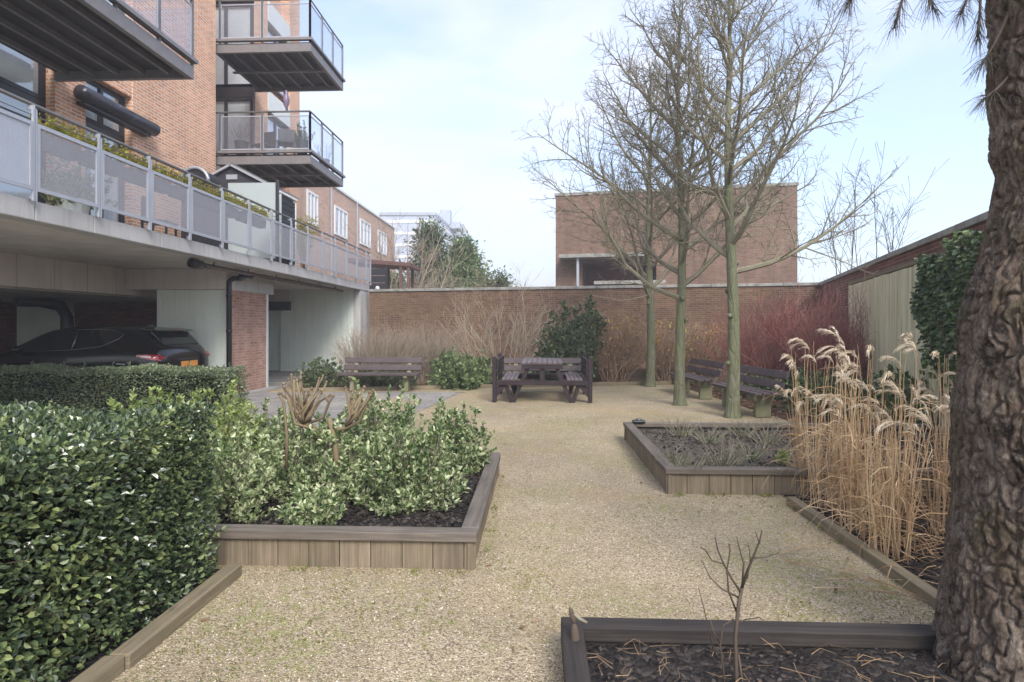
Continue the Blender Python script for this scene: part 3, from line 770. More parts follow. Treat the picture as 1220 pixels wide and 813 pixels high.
def hit_side(px, off=0.0):               # where a pixel column meets the side wall's court face
    a = math.atan((px - 610) / F) - TH; D = Vector((math.sin(a), math.cos(a), 0)); A = GB - nside * off
    den = D.x * dRC.y - D.y * dRC.x
    t = (A.x * dRC.y - A.y * dRC.x) / den
    return D * t
p0 = hit_side(1016); p1 = hit_side(1180)
root = thing('panel_fence', 'tall pale cream panels streaked with green algae standing against the brick side wall', 'fence', tuple((p0 + p1) / 2 - nside * .05))
Lp = (p1 - p0).length; k = int(Lp / .42); x = 0
while x < Lp - .1:
    w = rnd.choice([.3, .42, .42, .55]); a = p0 + dRC * (x + .006); b = p0 + dRC * (min(x + w, Lp) - .006); j = rnd.uniform(0, .012)
    mb = MB(); A = a - nside * (.075 + j); B = b - nside * (.075 + j)
    dd = (B - A); q = nside * .05
    P = [A, B, A + q, B + q]; P = [Vector((p.x, p.y, .02)) for p in P] + [Vector((p.x, p.y, 2.38 + rnd.uniform(-.01, .01))) for p in P]
    mb.hexa(P, grain='z'); mb.build('panel', mat['panel'], root); x += w
mb = MB(); mb.wallbox(p0 - nside * .085, p1 - nside * .085, .07, 2.395, 2.45); mb.build('top_rail', mat['edging'], root)
for q in (.25, .62):
    pass

# ------------------------------------------------------------------ parking deck
DX = -5.8; ZS = 2.69; ZT = 2.92
Yend = y_on(440, DX); XB = -6.6
deck = thing('parking_deck', 'concrete parking deck with pale green walls below and a metal railing along its edge', 'parking deck', (-6, 12, 0))
cuts = [2.5] + [y_on(p, DX) for p in (42, 112, 192, 283, 341, 388)] + [Yend]
mb = MB()
for a, b in zip(cuts[:-1], cuts[1:]): mb.box(DX, DX - .25, a + .004, b - .004, ZS, ZT)
mb.build('edge_beam', mat['concrete'], deck, bevel=.012)
mb = MB(); mb.box(DX - .252, -15.2, 2.5, Yend, ZS + .015, ZT - .02); mb.build('slab', mat['ceiling'], deck)
mb = MB()                               # perimeter beam of ribbed panels, further in
XP = -8.75; yb1 = y_on(150, -8.4)
y = 2.5
while y < yb1 + 2.2:
    mb.box(XP, XP - .2, y + .006, min(y + .78, yb1 + 2.2) - .006, 2.14, ZS + .014); y += .78
mb.build('beam', mat['concrete_beam'], deck, bevel=.008)
mb = MB(); mb.box(-15, -8.96, 2.5, 15, 2.12, 2.18); mb.build('soffit', mat['ceiling'], deck)
YG = y_on(271, XB)                       # front green wall
xl = x_on(187, YG)
mb = MB(); mb.box(XB - .06, xl, YG, YG + .2, 0, 2.26); mb.build('green_wall', mat['green_paint'], deck)
mb = MB(); mb.box(XB + .02, XB - .058, YG - .03, YG + .06, 0, 2.26); mb.build('corner_strip', mat['white_trim'], deck)
mb = MB(); mb.box(XB + .03, x_on(150, YG - .12), YG - .12, YG + .3, 2.262, ZS + .013); mb.build('cross_beam', mat['concrete_beam'], deck, bevel=.01)
YE = y_on(317, XB)
mb = MB(); mb.box(XB, XB - .22, YG + .062, YE, 0, 2.262); mb.build('brick_pier', mat['brick_pink'], deck)
mb = MB(); mb.box(XB + .012, XB - .1, YE + .001, YE + .1, 0, 2.262); mb.build('corner_strip', mat['white_trim'], deck)
mb = MB(); mb.box(XB + .03, XB - .3, YG + .302, YE + .35, 2.264, ZS + .013); mb.build('beam', mat['concrete'], deck, bevel=.01)
# end walls
YW = 19.15; xr = x_on(437, YW); xm = x_on(338, YW)
mb = MB(); mb.box(DX - .25, xm - .1, YW, YW + .2, 0, ZS + .013); mb.build('green_wall', mat['green_paint'], deck)
mb = MB(); mb.box(xm - .08, x_on(318, YW) - 2.2, YW + .25, YW + .45, 0, ZS + .013); mb.build('green_wall', mat['green_paint'], deck)
mb = MB(); mb.box(xm + .25, xm - 1.8, YW - .16, YW + .248, 2.02, 2.3); mb.build('lintel', mat['dark_metal'], deck)
mb = MB()
for i in range(7): mb.box(xm + .22 - i * .26, xm + .22 - i * .26 - .245, YW - .06, YW - .004, 2.31, ZS + .012, grain='z')
mb.build('lintel_boards', mat['concrete_beam'], deck)
mb = MB(); mb.box(DX - .02, DX - .24, YW - .03, Yend, 0, ZS - .001); mb.build('column', mat['concrete'], deck, bevel=.01)
# inner walls of the garage
mb = MB(); mb.wallbox((-9.0, 15.0), (-15.2, 15.0), -.25, 0, ZS + .012); mb.build('back_wall', mat['brick_dark'], deck)
mb = MB(); mb.box(xl - .002, xl - 1.2, YG + .3, YG + .5, 0, ZS + .012); 
mb = MB(); mb.wallbox((-15.0, 2.5), (-15.0, 15.0), .25, 0, ZS + .012); mb.build('back_wall', mat['brick_dark'], deck)
mb = MB(); mb.box(x_on(20, 14.6), x_on(75, 14.6), 14.6, 14.99, 0, 2.3); mb.build('green_pier', mat['green_paint'], deck)
mb = MB(); mb.box(x_on(187, 12.8), -9.2, 14.1, 14.3, 0, ZS + .01)
mb.build('inner_wall', mat['brick_dark'], deck)
# pipes under the deck
mb = MB(); ya, yb = y_on(230, -6.15), y_on(408, -6.15)
mb.tube([(-6.15, ya, 2.6), (-6.15, yb, 2.6)], .045, 10)
for k in range(6): y = ya + (yb - ya) * (k + .5) / 6; mb.tube([(-6.15, y, 2.6), (-6.15, y, ZS + .01)], .012, 6)
mb.build('drain_pipe', mat['rust_pipe'], deck, smooth=True)
yq = y_on(300, -6.15); xq = XB + .09; yd = YG - .1
mb = MB(); mb.tube([(-6.15, ya - .05, 2.6), (-6.15, ya + .25, 2.6)], .085, 12); mb.build('pipe_collar', mat['black_pipe'], deck, smooth=True); mb = MB()
mb.tube([(-6.15, yq, 2.55), (-6.25, yq - .3, 2.54), (-6.4, yd + .35, 2.52), (xq + .02, yd + .12, 2.5), (xq, yd, 2.42), (xq, yd, 2.2), (xq, yd, .02)], [.055] * 7, 10)
for z in (.5, 1.35, 2.1): mb.tube([(xq, yd, z), (xq, yd, z + .05)], .066, 10)
mb.build('downpipe', mat['black_pipe'], deck, smooth=True)
mb = MB(); mb.tube([at_d(20, 13.2, 2.05), at_d(48, 13.6, 2.05), at_d(72, 13.6, 1.95), at_d(80, 13.6, 1.7), at_d(80, 13.6, .3)], .13, 10)
mb.build('drain_pipe', mat['black_pipe'], deck, smooth=True)
# railing
k0 = 1 / 605.0
step = .000247 * 5.8 * 700 / CT; y0r = y_on(35, DX)
ys = [y0r + step * k for k in range(-4, 14)]
ys = [y for y in ys if y < Yend - .1] + [Yend - .04]
pm = MB()
for i, y in enumerate(ys):
    mb = MB(); xp = DX + .06
    mb.box(xp + .012, xp - .012, y - .028, y - .005, ZT - .02, 3.95); mb.box(xp + .012, xp - .012, y + .005, y + .028, ZT - .02, 3.95)
    mb.box(xp - .013, xp - .05, y - .02, y + .02, ZT + .001, ZT + .05)
    mb.box(xp + .005, xp - .09, y - .006, y + .006, 3.95, 4.0)
    mb.build('railing_post', mat['galv'], deck)
for a, b in zip(ys[:-1], ys[1:]):
    mb = MB(); xp = DX + .06; y1, y2 = a + .034, b - .034; z1, z2 = 3.02, 3.80
    for bx in ((y1, y2, z1, z1 + .045), (y1, y2, z2 - .045, z2), (y1, y1 + .035, z1 + .045, z2 - .045), (y2 - .035, y2, z1 + .045, z2 - .045)):
        mb.box(xp + .014, xp - .014, bx[0], bx[1], bx[2], bx[3])
    fr = mb.build('railing_panel', mat['galv'], deck)
    mb = MB(); b_ = len(mb.v)
    mb.v.extend([(xp, y1 + .03, z1 + .04), (xp, y2 - .03, z1 + .04), (xp, y2 - .03, z2 - .04), (xp, y1 + .03, z2 - .04)])
    mb.quad_uv((0, 1, 2, 3), [(y1, z1), (y2, z1), (y2, z2), (y1, z2)]); mb.build('perforated_sheet', mat['perf'], fr)
mb = MB(); mb.tube([(DX + .0, ys[0], 4.02), (DX + .0, ys[-1] + .03, 4.02)], .024, 10)
mb.tube([(DX + .05, ys[0], 3.88), (DX + .05, ys[-1], 3.88)], .006, 6)
mb.build('handrail', mat['galv_dark'], deck, smooth=True)

# ------------------------------------------------------------------ apartment building
XF = -7.9
apt = thing('apartment_building', 'tall orange brick apartment block with dark steel balconies rising behind the parking deck', 'building', (-9, 12, 0))
Y66, Y102, Y157, Y257 = [y_on(p, XF) for p in (66, 102, 158, 257)]
mb = MB(); mb.wallbox((XF, Y157), (XF, Y257), .35, ZT, 13); mb.build('wall', mat['brick_orange'], apt)
mb = MB(); mb.wallbox((XF, Y66), (XF, Y102), .35, ZT, 13); mb.build('wall', mat['brick_orange'], apt)
for (za, zb) in ((5.95, 6.5), (9.0, 9.6)):
    mb = MB(); mb.wallbox((XF - .02, Y102 + .001), (XF - .02, Y157 - .001), .33, za, zb); mb.build('wall', mat['brick_orange'], apt)
    mb = MB(); mb.wallbox((XF - .02, 3.0), (XF - .02, Y66 - .001), .33, za, zb); mb.build('wall', mat['brick_orange'], apt)
def window(parent, x, y1, y2, z1, z2, nx=2, zbar=None, m='frame_dark', fw=.06, curtain=.5, deep=.12):
    """glazed frame in the plane x (facing +x)"""
    mb = MB()
    mb.box(x, x - .07, y1, y2, z1, z1 + fw); mb.box(x, x - .07, y1, y2, z2 - fw, z2)
    for i in range(nx + 1):
        y = y1 + (y2 - y1 - fw) * i / nx; mb.box(x - .001, x - .069, y, y + fw, z1 + fw, z2 - fw)
    if zbar:
        for z in zbar: mb.box(x - .002, x - .068, y1 + fw, y2 - fw, z, z + fw)
    fr = mb.build('window', mat[m], parent)
    g = MB(); g.box(x - .03, x - .036, y1 + fw * .5, y2 - fw * .5, z1 + fw * .5, z2 - fw * .5); g.build('pane', mat['glass'], fr)
    if curtain:
        c = MB(); n = 26; b = len(c.v)
        L = (y2 - y1) * curtain
        for i in range(n + 1):
            t = i / n; yy = y2 - .05 - L * t; xx = x - .075 - .01 * math.sin(t * 40)
            c.v.extend([(xx, yy, z1 + .05), (xx, yy, z2 - .05)])
        for i in range(n): c.face((b + 2 * i, b + 2 * i + 2, b + 2 * i + 3, b + 2 * i + 1))
        c.build('curtain', mat['curtain'], fr, smooth=True)
    bk = MB(); bk.box(x - deep - .2, x - deep - .25, y1, y2, z1, z2); bk.build('room_wall', mat['interior'], fr)
window(apt, XF - .16, Y102, Y157, ZT + .02, 5.15, 2, [4.55], 'frame_dark', .08, .6)
window(apt, XF - .16, Y102, Y157, 5.16, 5.94, 2, None, 'frame_dark', .07, .95)
window(apt, XF - .16, Y102, Y157, 6.5, 9.0, 2, None, 'frame_dark', .07, .8)
window(apt, XF - .16, Y66 - 2.1, Y66 - .005, ZT + .02, 5.15, 2, [4.7], 'frame_dark', .09, .7)
window(apt, XF - .16, Y66 - 4.6, Y66 - 2.11, ZT + .02, 5.15, 2, [4.7], 'frame_dark', .09, .7)
window(apt, XF - .16, Y66 - 4.6, Y66 - .005, 5.16, 5.94, 4, None, 'frame_dark', .07, .9)
window(apt, XF - .16, Y66 - 4.6, Y66 - .005, 6.5, 9.0, 4, None, 'frame_dark', .07, .9)
# awning cassette
mb = MB(); ya, yb = y_on(96, XF + .16), y_on(184, XF + .16)
mb.tube([(XF + .16, ya, 5.45), (XF + .16, yb, 5.45)], .13, 18)
aw = mb.build('awning', mat['awning'], apt, smooth=True)
mb = MB(); mb.box(XF + .16, XF + .001, ya + .1, yb - .1, 5.28, 5.33); mb.box(XF + .05, XF + .001, ya + .3, ya + .36, 5.3, 5.55); mb.box(XF + .05, XF + .001, yb - .9, yb - .84, 5.3, 5.55)
mb.build('bracket', mat['frame_dark'], aw)
# loggia beyond the wall end, and the wing with a window
Yb = 16.75; XR = x_on(302, Yb)
mb = MB(); mb.wallbox((-9.9, Y257 - .3), (-9.9, Yb + .3), .2, ZT, 13); mb.build('wall', mat['brick_orange'], apt)
mb = MB(); mb.wallbox((-9.9, Y257 - .25), (XF - .352, Y257 - .25), .2, ZT, 13); mb.build('wall', mat['brick_orange'], apt)
Yw0, Yw1, Yw2, Yw3 = Yb + .1, y_on(319, XR), y_on(345, XR), y_on(357, XR)
mb = MB()
mb.wallbox((XR, Yw0), (XR, Yw1), .3, ZT, 13); mb.build('wall', mat['brick_orange'], apt)
mb = MB(); mb.wallbox((XR, Yw2), (XR, Yw3), .3, ZT, 13); mb.build('wall', mat['brick_orange'], apt)
lv = [5.75, 8.5]
for zf in lv:
    window(apt, XR - .1, Yw1 + .005, Yw2 - .005, zf + .5, zf + 2.3, 2, None, 'frame_dark', .07, .95)
for zf in (ZT + .1, 5.6 + 2.5, 8.5 + 2.35): mb = MB(); mb.box(XR + .02, XR - .2, Yw1 + .002, Yw2 - .002, zf, zf + .62); mb.build('spandrel', mat['white_trim'], apt)
def fwindow(parent, x1, x2, y, z1, z2, nx, m='frame_dark', fw=.08):
    mb = MB(); mb.box(x1, x2, y, y + .07, z1, z1 + fw); mb.box(x1, x2, y, y + .07, z2 - fw, z2)
    for i in range(nx + 1):
        x = x1 + (x2 - x1 - fw) * i / nx; mb.box(x, x + fw, y + .001, y + .069, z1 + fw, z2 - fw)
    fr = mb.build('window', mat[m], parent)
    g = MB(); g.box(x1 + .03, x2 - .03, y + .03, y + .036, z1 + .03, z2 - .03); g.build('pane', mat['glass'], fr)
    c = MB(); c.box(x1 + .05, x2 - .05, y + .075, y + .085, z1 + .04, z2 - .04); c.build('curtain', mat['curtain'], fr)
for zf in (5.7, 8.45): fwindow(apt, -9.89, XR - .02, Yb, zf, zf + 2.45, 2)
mb = MB(); x1_, x2_ = -9.89, XR
for zf in (5.3, 8.16, 10.95): mb = MB(); mb.box(x1_, x2_ - .02, Yb, Yb + .3, zf, zf + .38); mb.build('spandrel', mat['dark_metal'], apt)
mb = MB(); mb.box(x1_ - .3, XR - .301, Yw0 + .3, Yw3, ZT, 13); mb.build('core_wall', mat['brick_orange'], apt)

def balcony(x_out, x_in, y1, y2, zb, label, posts_y, posts_x, name='balcony'):
    m = MB()
    m.box(x_out, x_out - .08, y1, y2, zb, zb + .2); m.box(x_out - .081, x_in, y1, y1 + .08, zb, zb + .2); m.box(x_out - .081, x_in, y2 - .08, y2, zb, zb + .2)
    m.box(x_out + .05, x_out - .06, y1 - .05, y2 + .05, zb + .27, zb + .33); m.box(x_out - .061, x_in, y1 - .05, y1 + .05, zb + .27, zb + .33)
    s = m.build(name, mat['fascia_grey'], apt, label=label)
    m = MB(); m.box(x_out - .082, x_in, y1 + .081, y2 - .081, zb + .14, zb + .26); m.build('deck_slab', mat['dark_metal'], s)
    m = MB(); x = x_out - .35
    while x > x_in + .1: m.box(x, x - .05, y1 + .082, y2 - .082, zb + .06, zb + .139); x -= .42
    m.box(x_out - .083, x_in, (y1 + y2) / 2 - .04, (y1 + y2) / 2 + .04, zb + .02, zb + .059)
    m.build('joists', mat['fascia_grey'], s)
    zr = zb + .33; zt = zr + .95
    pts = [(x_out - .02, y) for y in posts_y] + [(x, y1 + .02) for x in posts_x]
    for (x, y) in pts:
        m = MB(); m.box(x - .022, x + .022, y - .022, y + .022, zb + .2, zt); m.build('railing_post', mat['galv_dark'], s)
    m = MB(); m.tube([(x_out - .02, y2, zt + .02), (x_out - .02, y1 + .02, zt + .02), (x_in, y1 + .02, zt + .02)], .024, 8)
    m.build('handrail', mat['galv_dark'], s)
    for a, b in zip(posts_y[:-1], posts_y[1:]):
        m = MB(); m.box(x_out - .012, x_out - .024, a + .04, b - .04, zr + .06, zt - .1); m.build('glass_panel', mat['rail_glass'], s)
    for a, b in zip(posts_x[:-1], posts_x[1:]):
        m = MB(); m.box(a + .04 if a < b else b + .04, b - .04 if a < b else a - .04, y1 + .014, y1 + .026, zr + .06, zt - .1); m.build('glass_panel', mat['rail_glass'], s)
    for a, b in zip(posts_y[:-1], posts_y[1:]):
        m = MB(); m.box(x_out - .009, x_out - .029, a + .025, a + .04, zr + .05, zt - .09); m.box(x_out - .009, x_out - .029, b - .04, b - .025, zr + .05, zt - .09); m.box(x_out - .008, x_out - .03, a + .025, b - .025, zr + .03, zr + .06); m.box(x_out - .008, x_out - .03, a + .025, b - .025, zt - .1, zt - .075); m.build('railing_frame', mat['galv'], s)
    for a, b in zip(posts_x[:-1], posts_x[1:]):
        a, b = min(a, b), max(a, b); m = MB(); m.box(a + .025, a + .04, y1 + .011, y1 + .029, zr + .05, zt - .09); m.box(b - .04, b - .025, y1 + .011, y1 + .029, zr + .05, zt - .09); m.box(a + .025, b - .025, y1 + .01, y1 + .03, zr + .03, zr + .06); m.box(a + .025, b - .025, y1 + .01, y1 + .03, zt - .1, zt - .075); m.build('railing_frame', mat['galv'], s)
    return s
XO = -5.6; yn, yf = y_on(370, XO), y_on(409, XO)
zl = z_at(195, XO, yn); zu = z_at(61, XO, yn)
py_ = [yn + .02 + (yf - yn - .04) * k / 3 for k in range(4)]
pxs = [XO - .02, x_on(312, yn), XF]
balcony(XO, XF - .3, yn, yf, zl, 'lower dark steel balcony with grey glass railing, plants and chairs on it', py_, pxs)
balcony(XO, XF - .3, yn, yf, zu, 'upper dark steel balcony with clear glass railing beside the sky', py_, pxs)
ye = y_on(231, XO); zL = z_at(95, XO, ye)
balcony(XO, XF, 3.2, ye, zL, 'large dark balcony underside at the upper left corner', [3.3, 4.6, 5.6, 6.6, 7.6, 8.5, ye - .02][::1], [XO - .02, XF])
# extra end rail on far side of the left balcony
m = MB(); m.tube([(XO, ye - .02, zL + 1.3), (XF, ye - .02, zL + 1.3)], .024, 8); m.box(XO - .03, XF + .02, ye - .03, ye - .018, zL + .4, zL + 1.15); m.build('end_screen', mat['rail_glass'], apt)

# ------------------------------------------------------------------ row houses, terrace podium, far things
row = thing('row_house', 'low pinkish brick terrace row with white windows beyond the apartment block', 'building', (-9, 27, 0))
XW = -8.7; Yr0, Yr1 = 19.7, y_on(470, XW); Zr = z_at(247, XW, y_on(432, XW))
mb = MB(); mb.wallbox((XW, Yr0), (XW, Yr1), 6.0, 2.6, Zr); mb.build('wall', mat['brick_row'], row)
mb = MB(); mb.box(XW + .06, XW - 6.05, Yr0 - .05, Yr1 + .05, Zr + .001, Zr + .1); mb.build('roof_edge', mat['white_trim'], row)
for pa, pb, ya, yb in ((365, 378, 228, 253), (398, 413, 248, 272), (428.5, 441, 265, 285), (450, 460, 278, 297)):
    y1, y2 = y_on(pa, XW), y_on(pb, XW); zt = z_at((ya + yb) / 2 - 12 + 1, XW, (y1 + y2) / 2); zb_ = zt - 1.25
    window(row, XW + .05, y1, y2, zb_, zt, 3, None, 'white_frame', .09, .98, .04)
for p in (393, 424): mb = MB(); y = y_on(p, XW); mb.tube([(XW + .06, y, 2.7), (XW + .06, y, Zr)], .045, 8); mb.build('downpipe', mat['galv'], row)
mb = MB(); mb.box(-9, -2.6, 21.5, 40, 0, 2.55); o = mb.build('raised_terrace', mat['tarmac'], None); o['kind'] = 'structure'
pg = at_d(466, 22.5)
root = thing('pergola', 'small terrace shelter with rusty brown roof beside the end of the railing', 'shelter', (pg.x, pg.y, 2.55))
a = at_d(443, 22.5); b = at_d(489, 22.5)
mb = MB(); z1 = CAMZ + 78 / F * 22.5
mb.hexa([Vector((a.x - 1, a.y, z1)), Vector((b.x, b.y, z1 - .18)), Vector((a.x - 1, a.y + 2, z1)), Vector((b.x, b.y + 2, z1 - .18)), Vector((a.x - 1, a.y, z1 + .16)), Vector((b.x, b.y, z1 - .04)), Vector((a.x - 1, a.y + 2, z1 + .16)), Vector((b.x, b.y + 2, z1 - .04))])
mb.build('roof', mat['red_brown'], root)
for q, dy in ((477, 0), (486, 0), (479, 1.8), (448, 1.8)):
    p = at_d(q, 22.5); mb = MB(); mb.box(p.x - .05, p.x + .05, p.y + .05 + dy, p.y + .15 + dy, 2.55, z1 - .1); mb.build('post', mat['red_brown'], root)
a = at_d(441, 21.8); b = at_d(460, 21.8)
root = thing('slatted_fence', 'short black board fence under the rusty shelter roof', 'fence', (a.x, a.y, 2.55))
mb = MB()
for k in range(4): mb.bar((a.x, a.y, 2.7 + k * .27), (b.x, b.y, 2.7 + k * .27), .04, .25)
mb.build('boards', mat['black_wood'], root)
for t in (0, 1): p = a.lerp(b, t); mb = MB(); mb.box(p.x - .04, p.x + .04, p.y + .03, p.y + .11, 2.5, 3.7); mb.build('post', mat['black_wood'], root)
root = thing('terrace_lamp', 'small white lamp fixed low on the black board fence', 'lamp', (b.x - .3, b.y - .05, 2.85))
mb = MB(); mb.lathe([(.01, 2.82), (.07, 2.84), (.08, 2.9), (.05, 2.97), (.01, 2.98)], b.x - .3, b.y - .1, 10); mb.build('lamp_body', mat['white_frame'], root)

def far_block():
    """pale stepped office block, far away"""
    d = 95.0; A = at_d(452, d); B = at_d(519, d); C = at_d(552, d * 1.28)
    zt = CAMZ + (390 - 257) / F * d
    root = thing('office_building', 'distant pale grey stepped office block fading in the mist', 'building', (B.x, B.y, 0))
    D = A + (C - B)
    def slab(z0, z1, g=0):
        c = (A + B + C + D) / 4
        P = [c + (p - c) * (1 + g) for p in (A, B, D, C)]
        return [Vector((p.x, p.y, z0)) for p in P] + [Vector((p.x, p.y, z1)) for p in P]
    mb = MB(); mb.hexa(slab(0, zt)); mb.build('wall', mat['grey_mesh'], root)
    mb = MB()
    for k in range(9): mb.hexa(slab(zt - 1.2 - k * 1.9, zt - .75 - k * 1.9, .006))
    mb.build('louvre_bands', mat['white_frame'], root)
    mb = MB(); mb.hexa(slab(zt + .01, zt + .5, .012)); mb.build('roof_edge', mat['galv'], root)
    # glazing on the receding face
    mb = MB(); e = (C - B)
    n_ = Vector((e.y, -e.x, 0)).normalized()
    for r in range(4):
        for k in range(5):
            p = B + e * (.08 + .18 * k) + n_ * .18; q = B + e * (.2 + .18 * k) + n_ * .18
            mb.wallbox(p, q, .1, zt - 5 - r * 3.8, zt - 3.3 - r * 3.8)
    mb.build('window', mat['glass'], root)
    p = at_d(530, d * 1.12); mb = MB(); mb.box(p.x - 1, p.x + 1, p.y, p.y + 2, zt, zt + 3.2); mb.box(p.x - 2.6, p.x + 2.6, p.y + 1, p.y + 5, zt, zt + 1.2); mb.build('rooftop_plant', mat['grey_mesh'], root)
    d2 = 130.0; p = at_d(552, d2); z2 = CAMZ + (390 - 283) / F * d2
    r2 = thing('far_tower', 'slim distant grey tower at the right of the pale office block', 'tower', (p.x, p.y, 0))
    mb = MB(); mb.box(p.x - .9, p.x + .9, p.y - .9, p.y + .9, 0, z2 + 1); mb.build('wall', mat['grey_mesh'], r2)
    mb = MB(); mb.lathe([(1.2, z2 + 1), (.7, z2 + 1.8), (.1, z2 + 3)], p.x, p.y, 8); mb.build('cap', mat['coping'], r2)
    p = at_d(541, 118.0)
    r3 = thing('distant_house', 'distant brick house wall between the office block and the evergreen tree', 'building', (p.x, p.y, 0))
    mb = MB(); h = CAMZ + (390 - 292) / F * 118; mb.box(p.x - 3, p.x + 3.2, p.y, p.y + 6, 0, h - 1); mb.prism([(p.x - 3.2, h - 1), (p.x + 3.4, h - 1), (p.x + 1.4, h + .7), (p.x - 1.2, h + .7)], p.y - .2, p.y + 6.2); mb.build('wall', mat['brick_row'], r3)
far_block()

# brick hall behind the garden wall
hA = at_d(662, 30.0); hB = at_d(950, 27.7); u = (hB - hA).normalized(); nb = Vector((-u.y, u.x, 0)); HH = CAMZ + (390 - 234) / F * 30
hall = thing('brick_hall', 'flat roofed brown brick hall standing behind the garden wall and bare trees', 'building', tuple(hA))
Lh = (hB - hA).length
def hp(t, off=0): return hA + u * t + nb * off
t1, t2 = 1.35, 5.0; zo = CAMZ + (390 - 314) / F * 30
mb = MB(); mb.wallbox(hp(0), hp(t1), 9, 0, HH); mb.build('wall', mat['brick_hall'], hall)
mb = MB(); mb.wallbox(hp(t2), hp(Lh), 9, 0, HH); mb.build('wall', mat['brick_hall'], hall)
mb = MB(); mb.wallbox(hp(t1 + .002), hp(t2 - .002), 9, zo, HH); mb.build('wall', mat['brick_hall'], hall)
mb = MB(); mb.wallbox(hp(t1 + .002, 2.0), hp(t2 - .002, 2.0), .3, 0, zo - .002); mb.build('recess_wall', mat['brick_dark'], hall)
mb = MB(); mb.wallbox(hp(-.06, -.05), hp(Lh + .06, -.05), 9.1, HH + .001, HH + .14); mb.build('roof_edge', mat['coping'], hall)
mb = MB(); mb.wallbox(hp(.3, -1.1), hp(4.6, -1.1), 1.09, zo + .15, zo + .32); mb.build('canopy', mat['coping'], hall)
for t in (1.15,): mb = MB(); mb.wallbox(hp(t, -.9), hp(t + .12, -.9), .12, 0, zo + .149); mb.build('post', mat['galv'], hall)
mb = MB(); zr_ = CAMZ + (390 - 338) / F * 29
mb.wallbox(hp(2.0, -.95), hp(t2 + .4, -.95), .06, zr_ - .06, zr_ + .1); mb.build('balustrade', mat['coping'], hall)
for k in range(0):
    a = hp(2.3 + k * 1.5, 1.9); b = hp(3.4 + k * 1.5, 1.9); mb = MB(); mb.wallbox(a, b, .06, .8, zo - .7); mb.build('window', mat['glass'], hall)
# ------------------------------------------------------------------ timber beds
def bed(label, x0, x1, y0, y1, h, cw, ct, soil_z, capm, sides='flrb', boards='fl', soil='soil', bw=.19):
    root = thing('raised_bed', label, 'raised bed', ((x0 + x1) / 2, (y0 + y1) / 2, 0))
    def brd(A, B, sgn):
        A = Vector(A); B = Vector(B); L = (B - A).length; d = (B - A).normalized(); n = Vector((-d.y, d.x, 0)) * sgn
        mb = MB(); x = 0
        while x < L - .02:
            w = min(bw * rnd.uniform(.97, 1.03), L - x); j = rnd.uniform(0, .005)
            a = A + d * (x + .002) + n * (.012 + j); b = A + d * (x + w - .002) + n * (.012 + j); q = n * .035
            P = [a, b, a + q, b + q]; mb.hexa([Vector((p.x, p.y, -.03)) for p in P] + [Vector((p.x, p.y, h - ct - .001)) for p in P], grain='z'); x += w
        mb.build('side_boards', mat['board'], root, bevel=.003)
        mb = MB(); a = A + n * .052 + d * .075; b = B + n * .052 - d * .075; q = n * .02; P = [a, b, a + q, b + q]
        mb.hexa([Vector((p.x, p.y, -.02)) for p in P] + [Vector((p.x, p.y, h - ct - .004)) for p in P], grain='x'); mb.build('inner_lining', mat['cap_dark'], root)
    def cap(ax0, ax1, ay0, ay1, g):
        mb = MB(); L = (ax1 - ax0) if g == 'x' else (ay1 - ay0); k = max(1, round(L / 2.2)); 
        for i in range(k):
            if g == 'x': mb.box(ax0 + L * i / k + .002, ax0 + L * (i + 1) / k - .002, ay0, ay1, h - ct, h + rnd.uniform(-.002, .002), grain='x')
            else: mb.box(ax0, ax1, ay0 + L * i / k + .002, ay0 + L * (i + 1) / k - .002, h - ct, h + rnd.uniform(-.002, .002), grain='y')
        mb.build('cap', mat[capm], root, bevel=.006)
    # corners run round the outside: front and back full width, sides between
    if 'f' in sides: brd((x0, y0, 0), (x1, y0, 0), 1); cap(x0 - .01, x1 + .01, y0 - .012, y0 + cw, 'x')
    if 'b' in sides: brd((x1, y1, 0), (x0, y1, 0), 1); cap(x0 - .01, x1 + .01, y1 - cw, y1 + .012, 'x')
    a = y0 + cw + .001 if 'f' in sides else y0; b = y1 - cw - .001 if 'b' in sides else y1
    if 'r' in sides: brd((x1, y0, 0), (x1, y1, 0), 1); cap(x1 - cw, x1 + .012, a, b, 'y')
    if 'l' in sides: brd((x0, y1, 0), (x0, y0, 0), 1); cap(x0 - .012, x0 + cw, a, b, 'y')
    mb = MB(); nx = max(8, int((x1 - x0) / .06)); ny = max(8, int((y1 - y0) / .06)); b0 = len(mb.v)
    for j in range(ny + 1):
        for i in range(nx + 1):
            x = x0 + .055 + (x1 - x0 - .11) * i / nx; y = y0 + .055 + (y1 - y0 - .11) * j / ny
            mb.v.append((x, y, soil_z + .03 * mnoise.noise(Vector((x * 1.7, y * 1.7, 3))) + .014 * mnoise.noise(Vector((x * 8, y * 8, 1)))))
    for j in range(ny):
        for i in range(nx): mb.face((b0 + j * (nx + 1) + i, b0 + j * (nx + 1) + i + 1, b0 + (j + 1) * (nx + 1) + i + 1, b0 + (j + 1) * (nx + 1) + i))
    mb.build('soil', mat[soil], root, smooth=True)
    return root
LB = (-5.2, -.37, 3.52, 5.8); CB = (1.13, 5.0, 5.2, 7.72); FB = (.115, 3.1, .9, 2.66)
bed('raised timber bed full of variegated evergreen shrubs, on the left', *LB, .222, .10, .055, .12, 'cap')
bed('raised timber bed of cut back twiggy plants, middle right beside the tall grasses', *CB, .225, .10, .05, .135, 'cap', soil='soil_grey')
bed('low dark framed bed of needle strewn soil in the front right foreground', *FB, .15, .085, .065, .07, 'cap_dark', sides='flb')

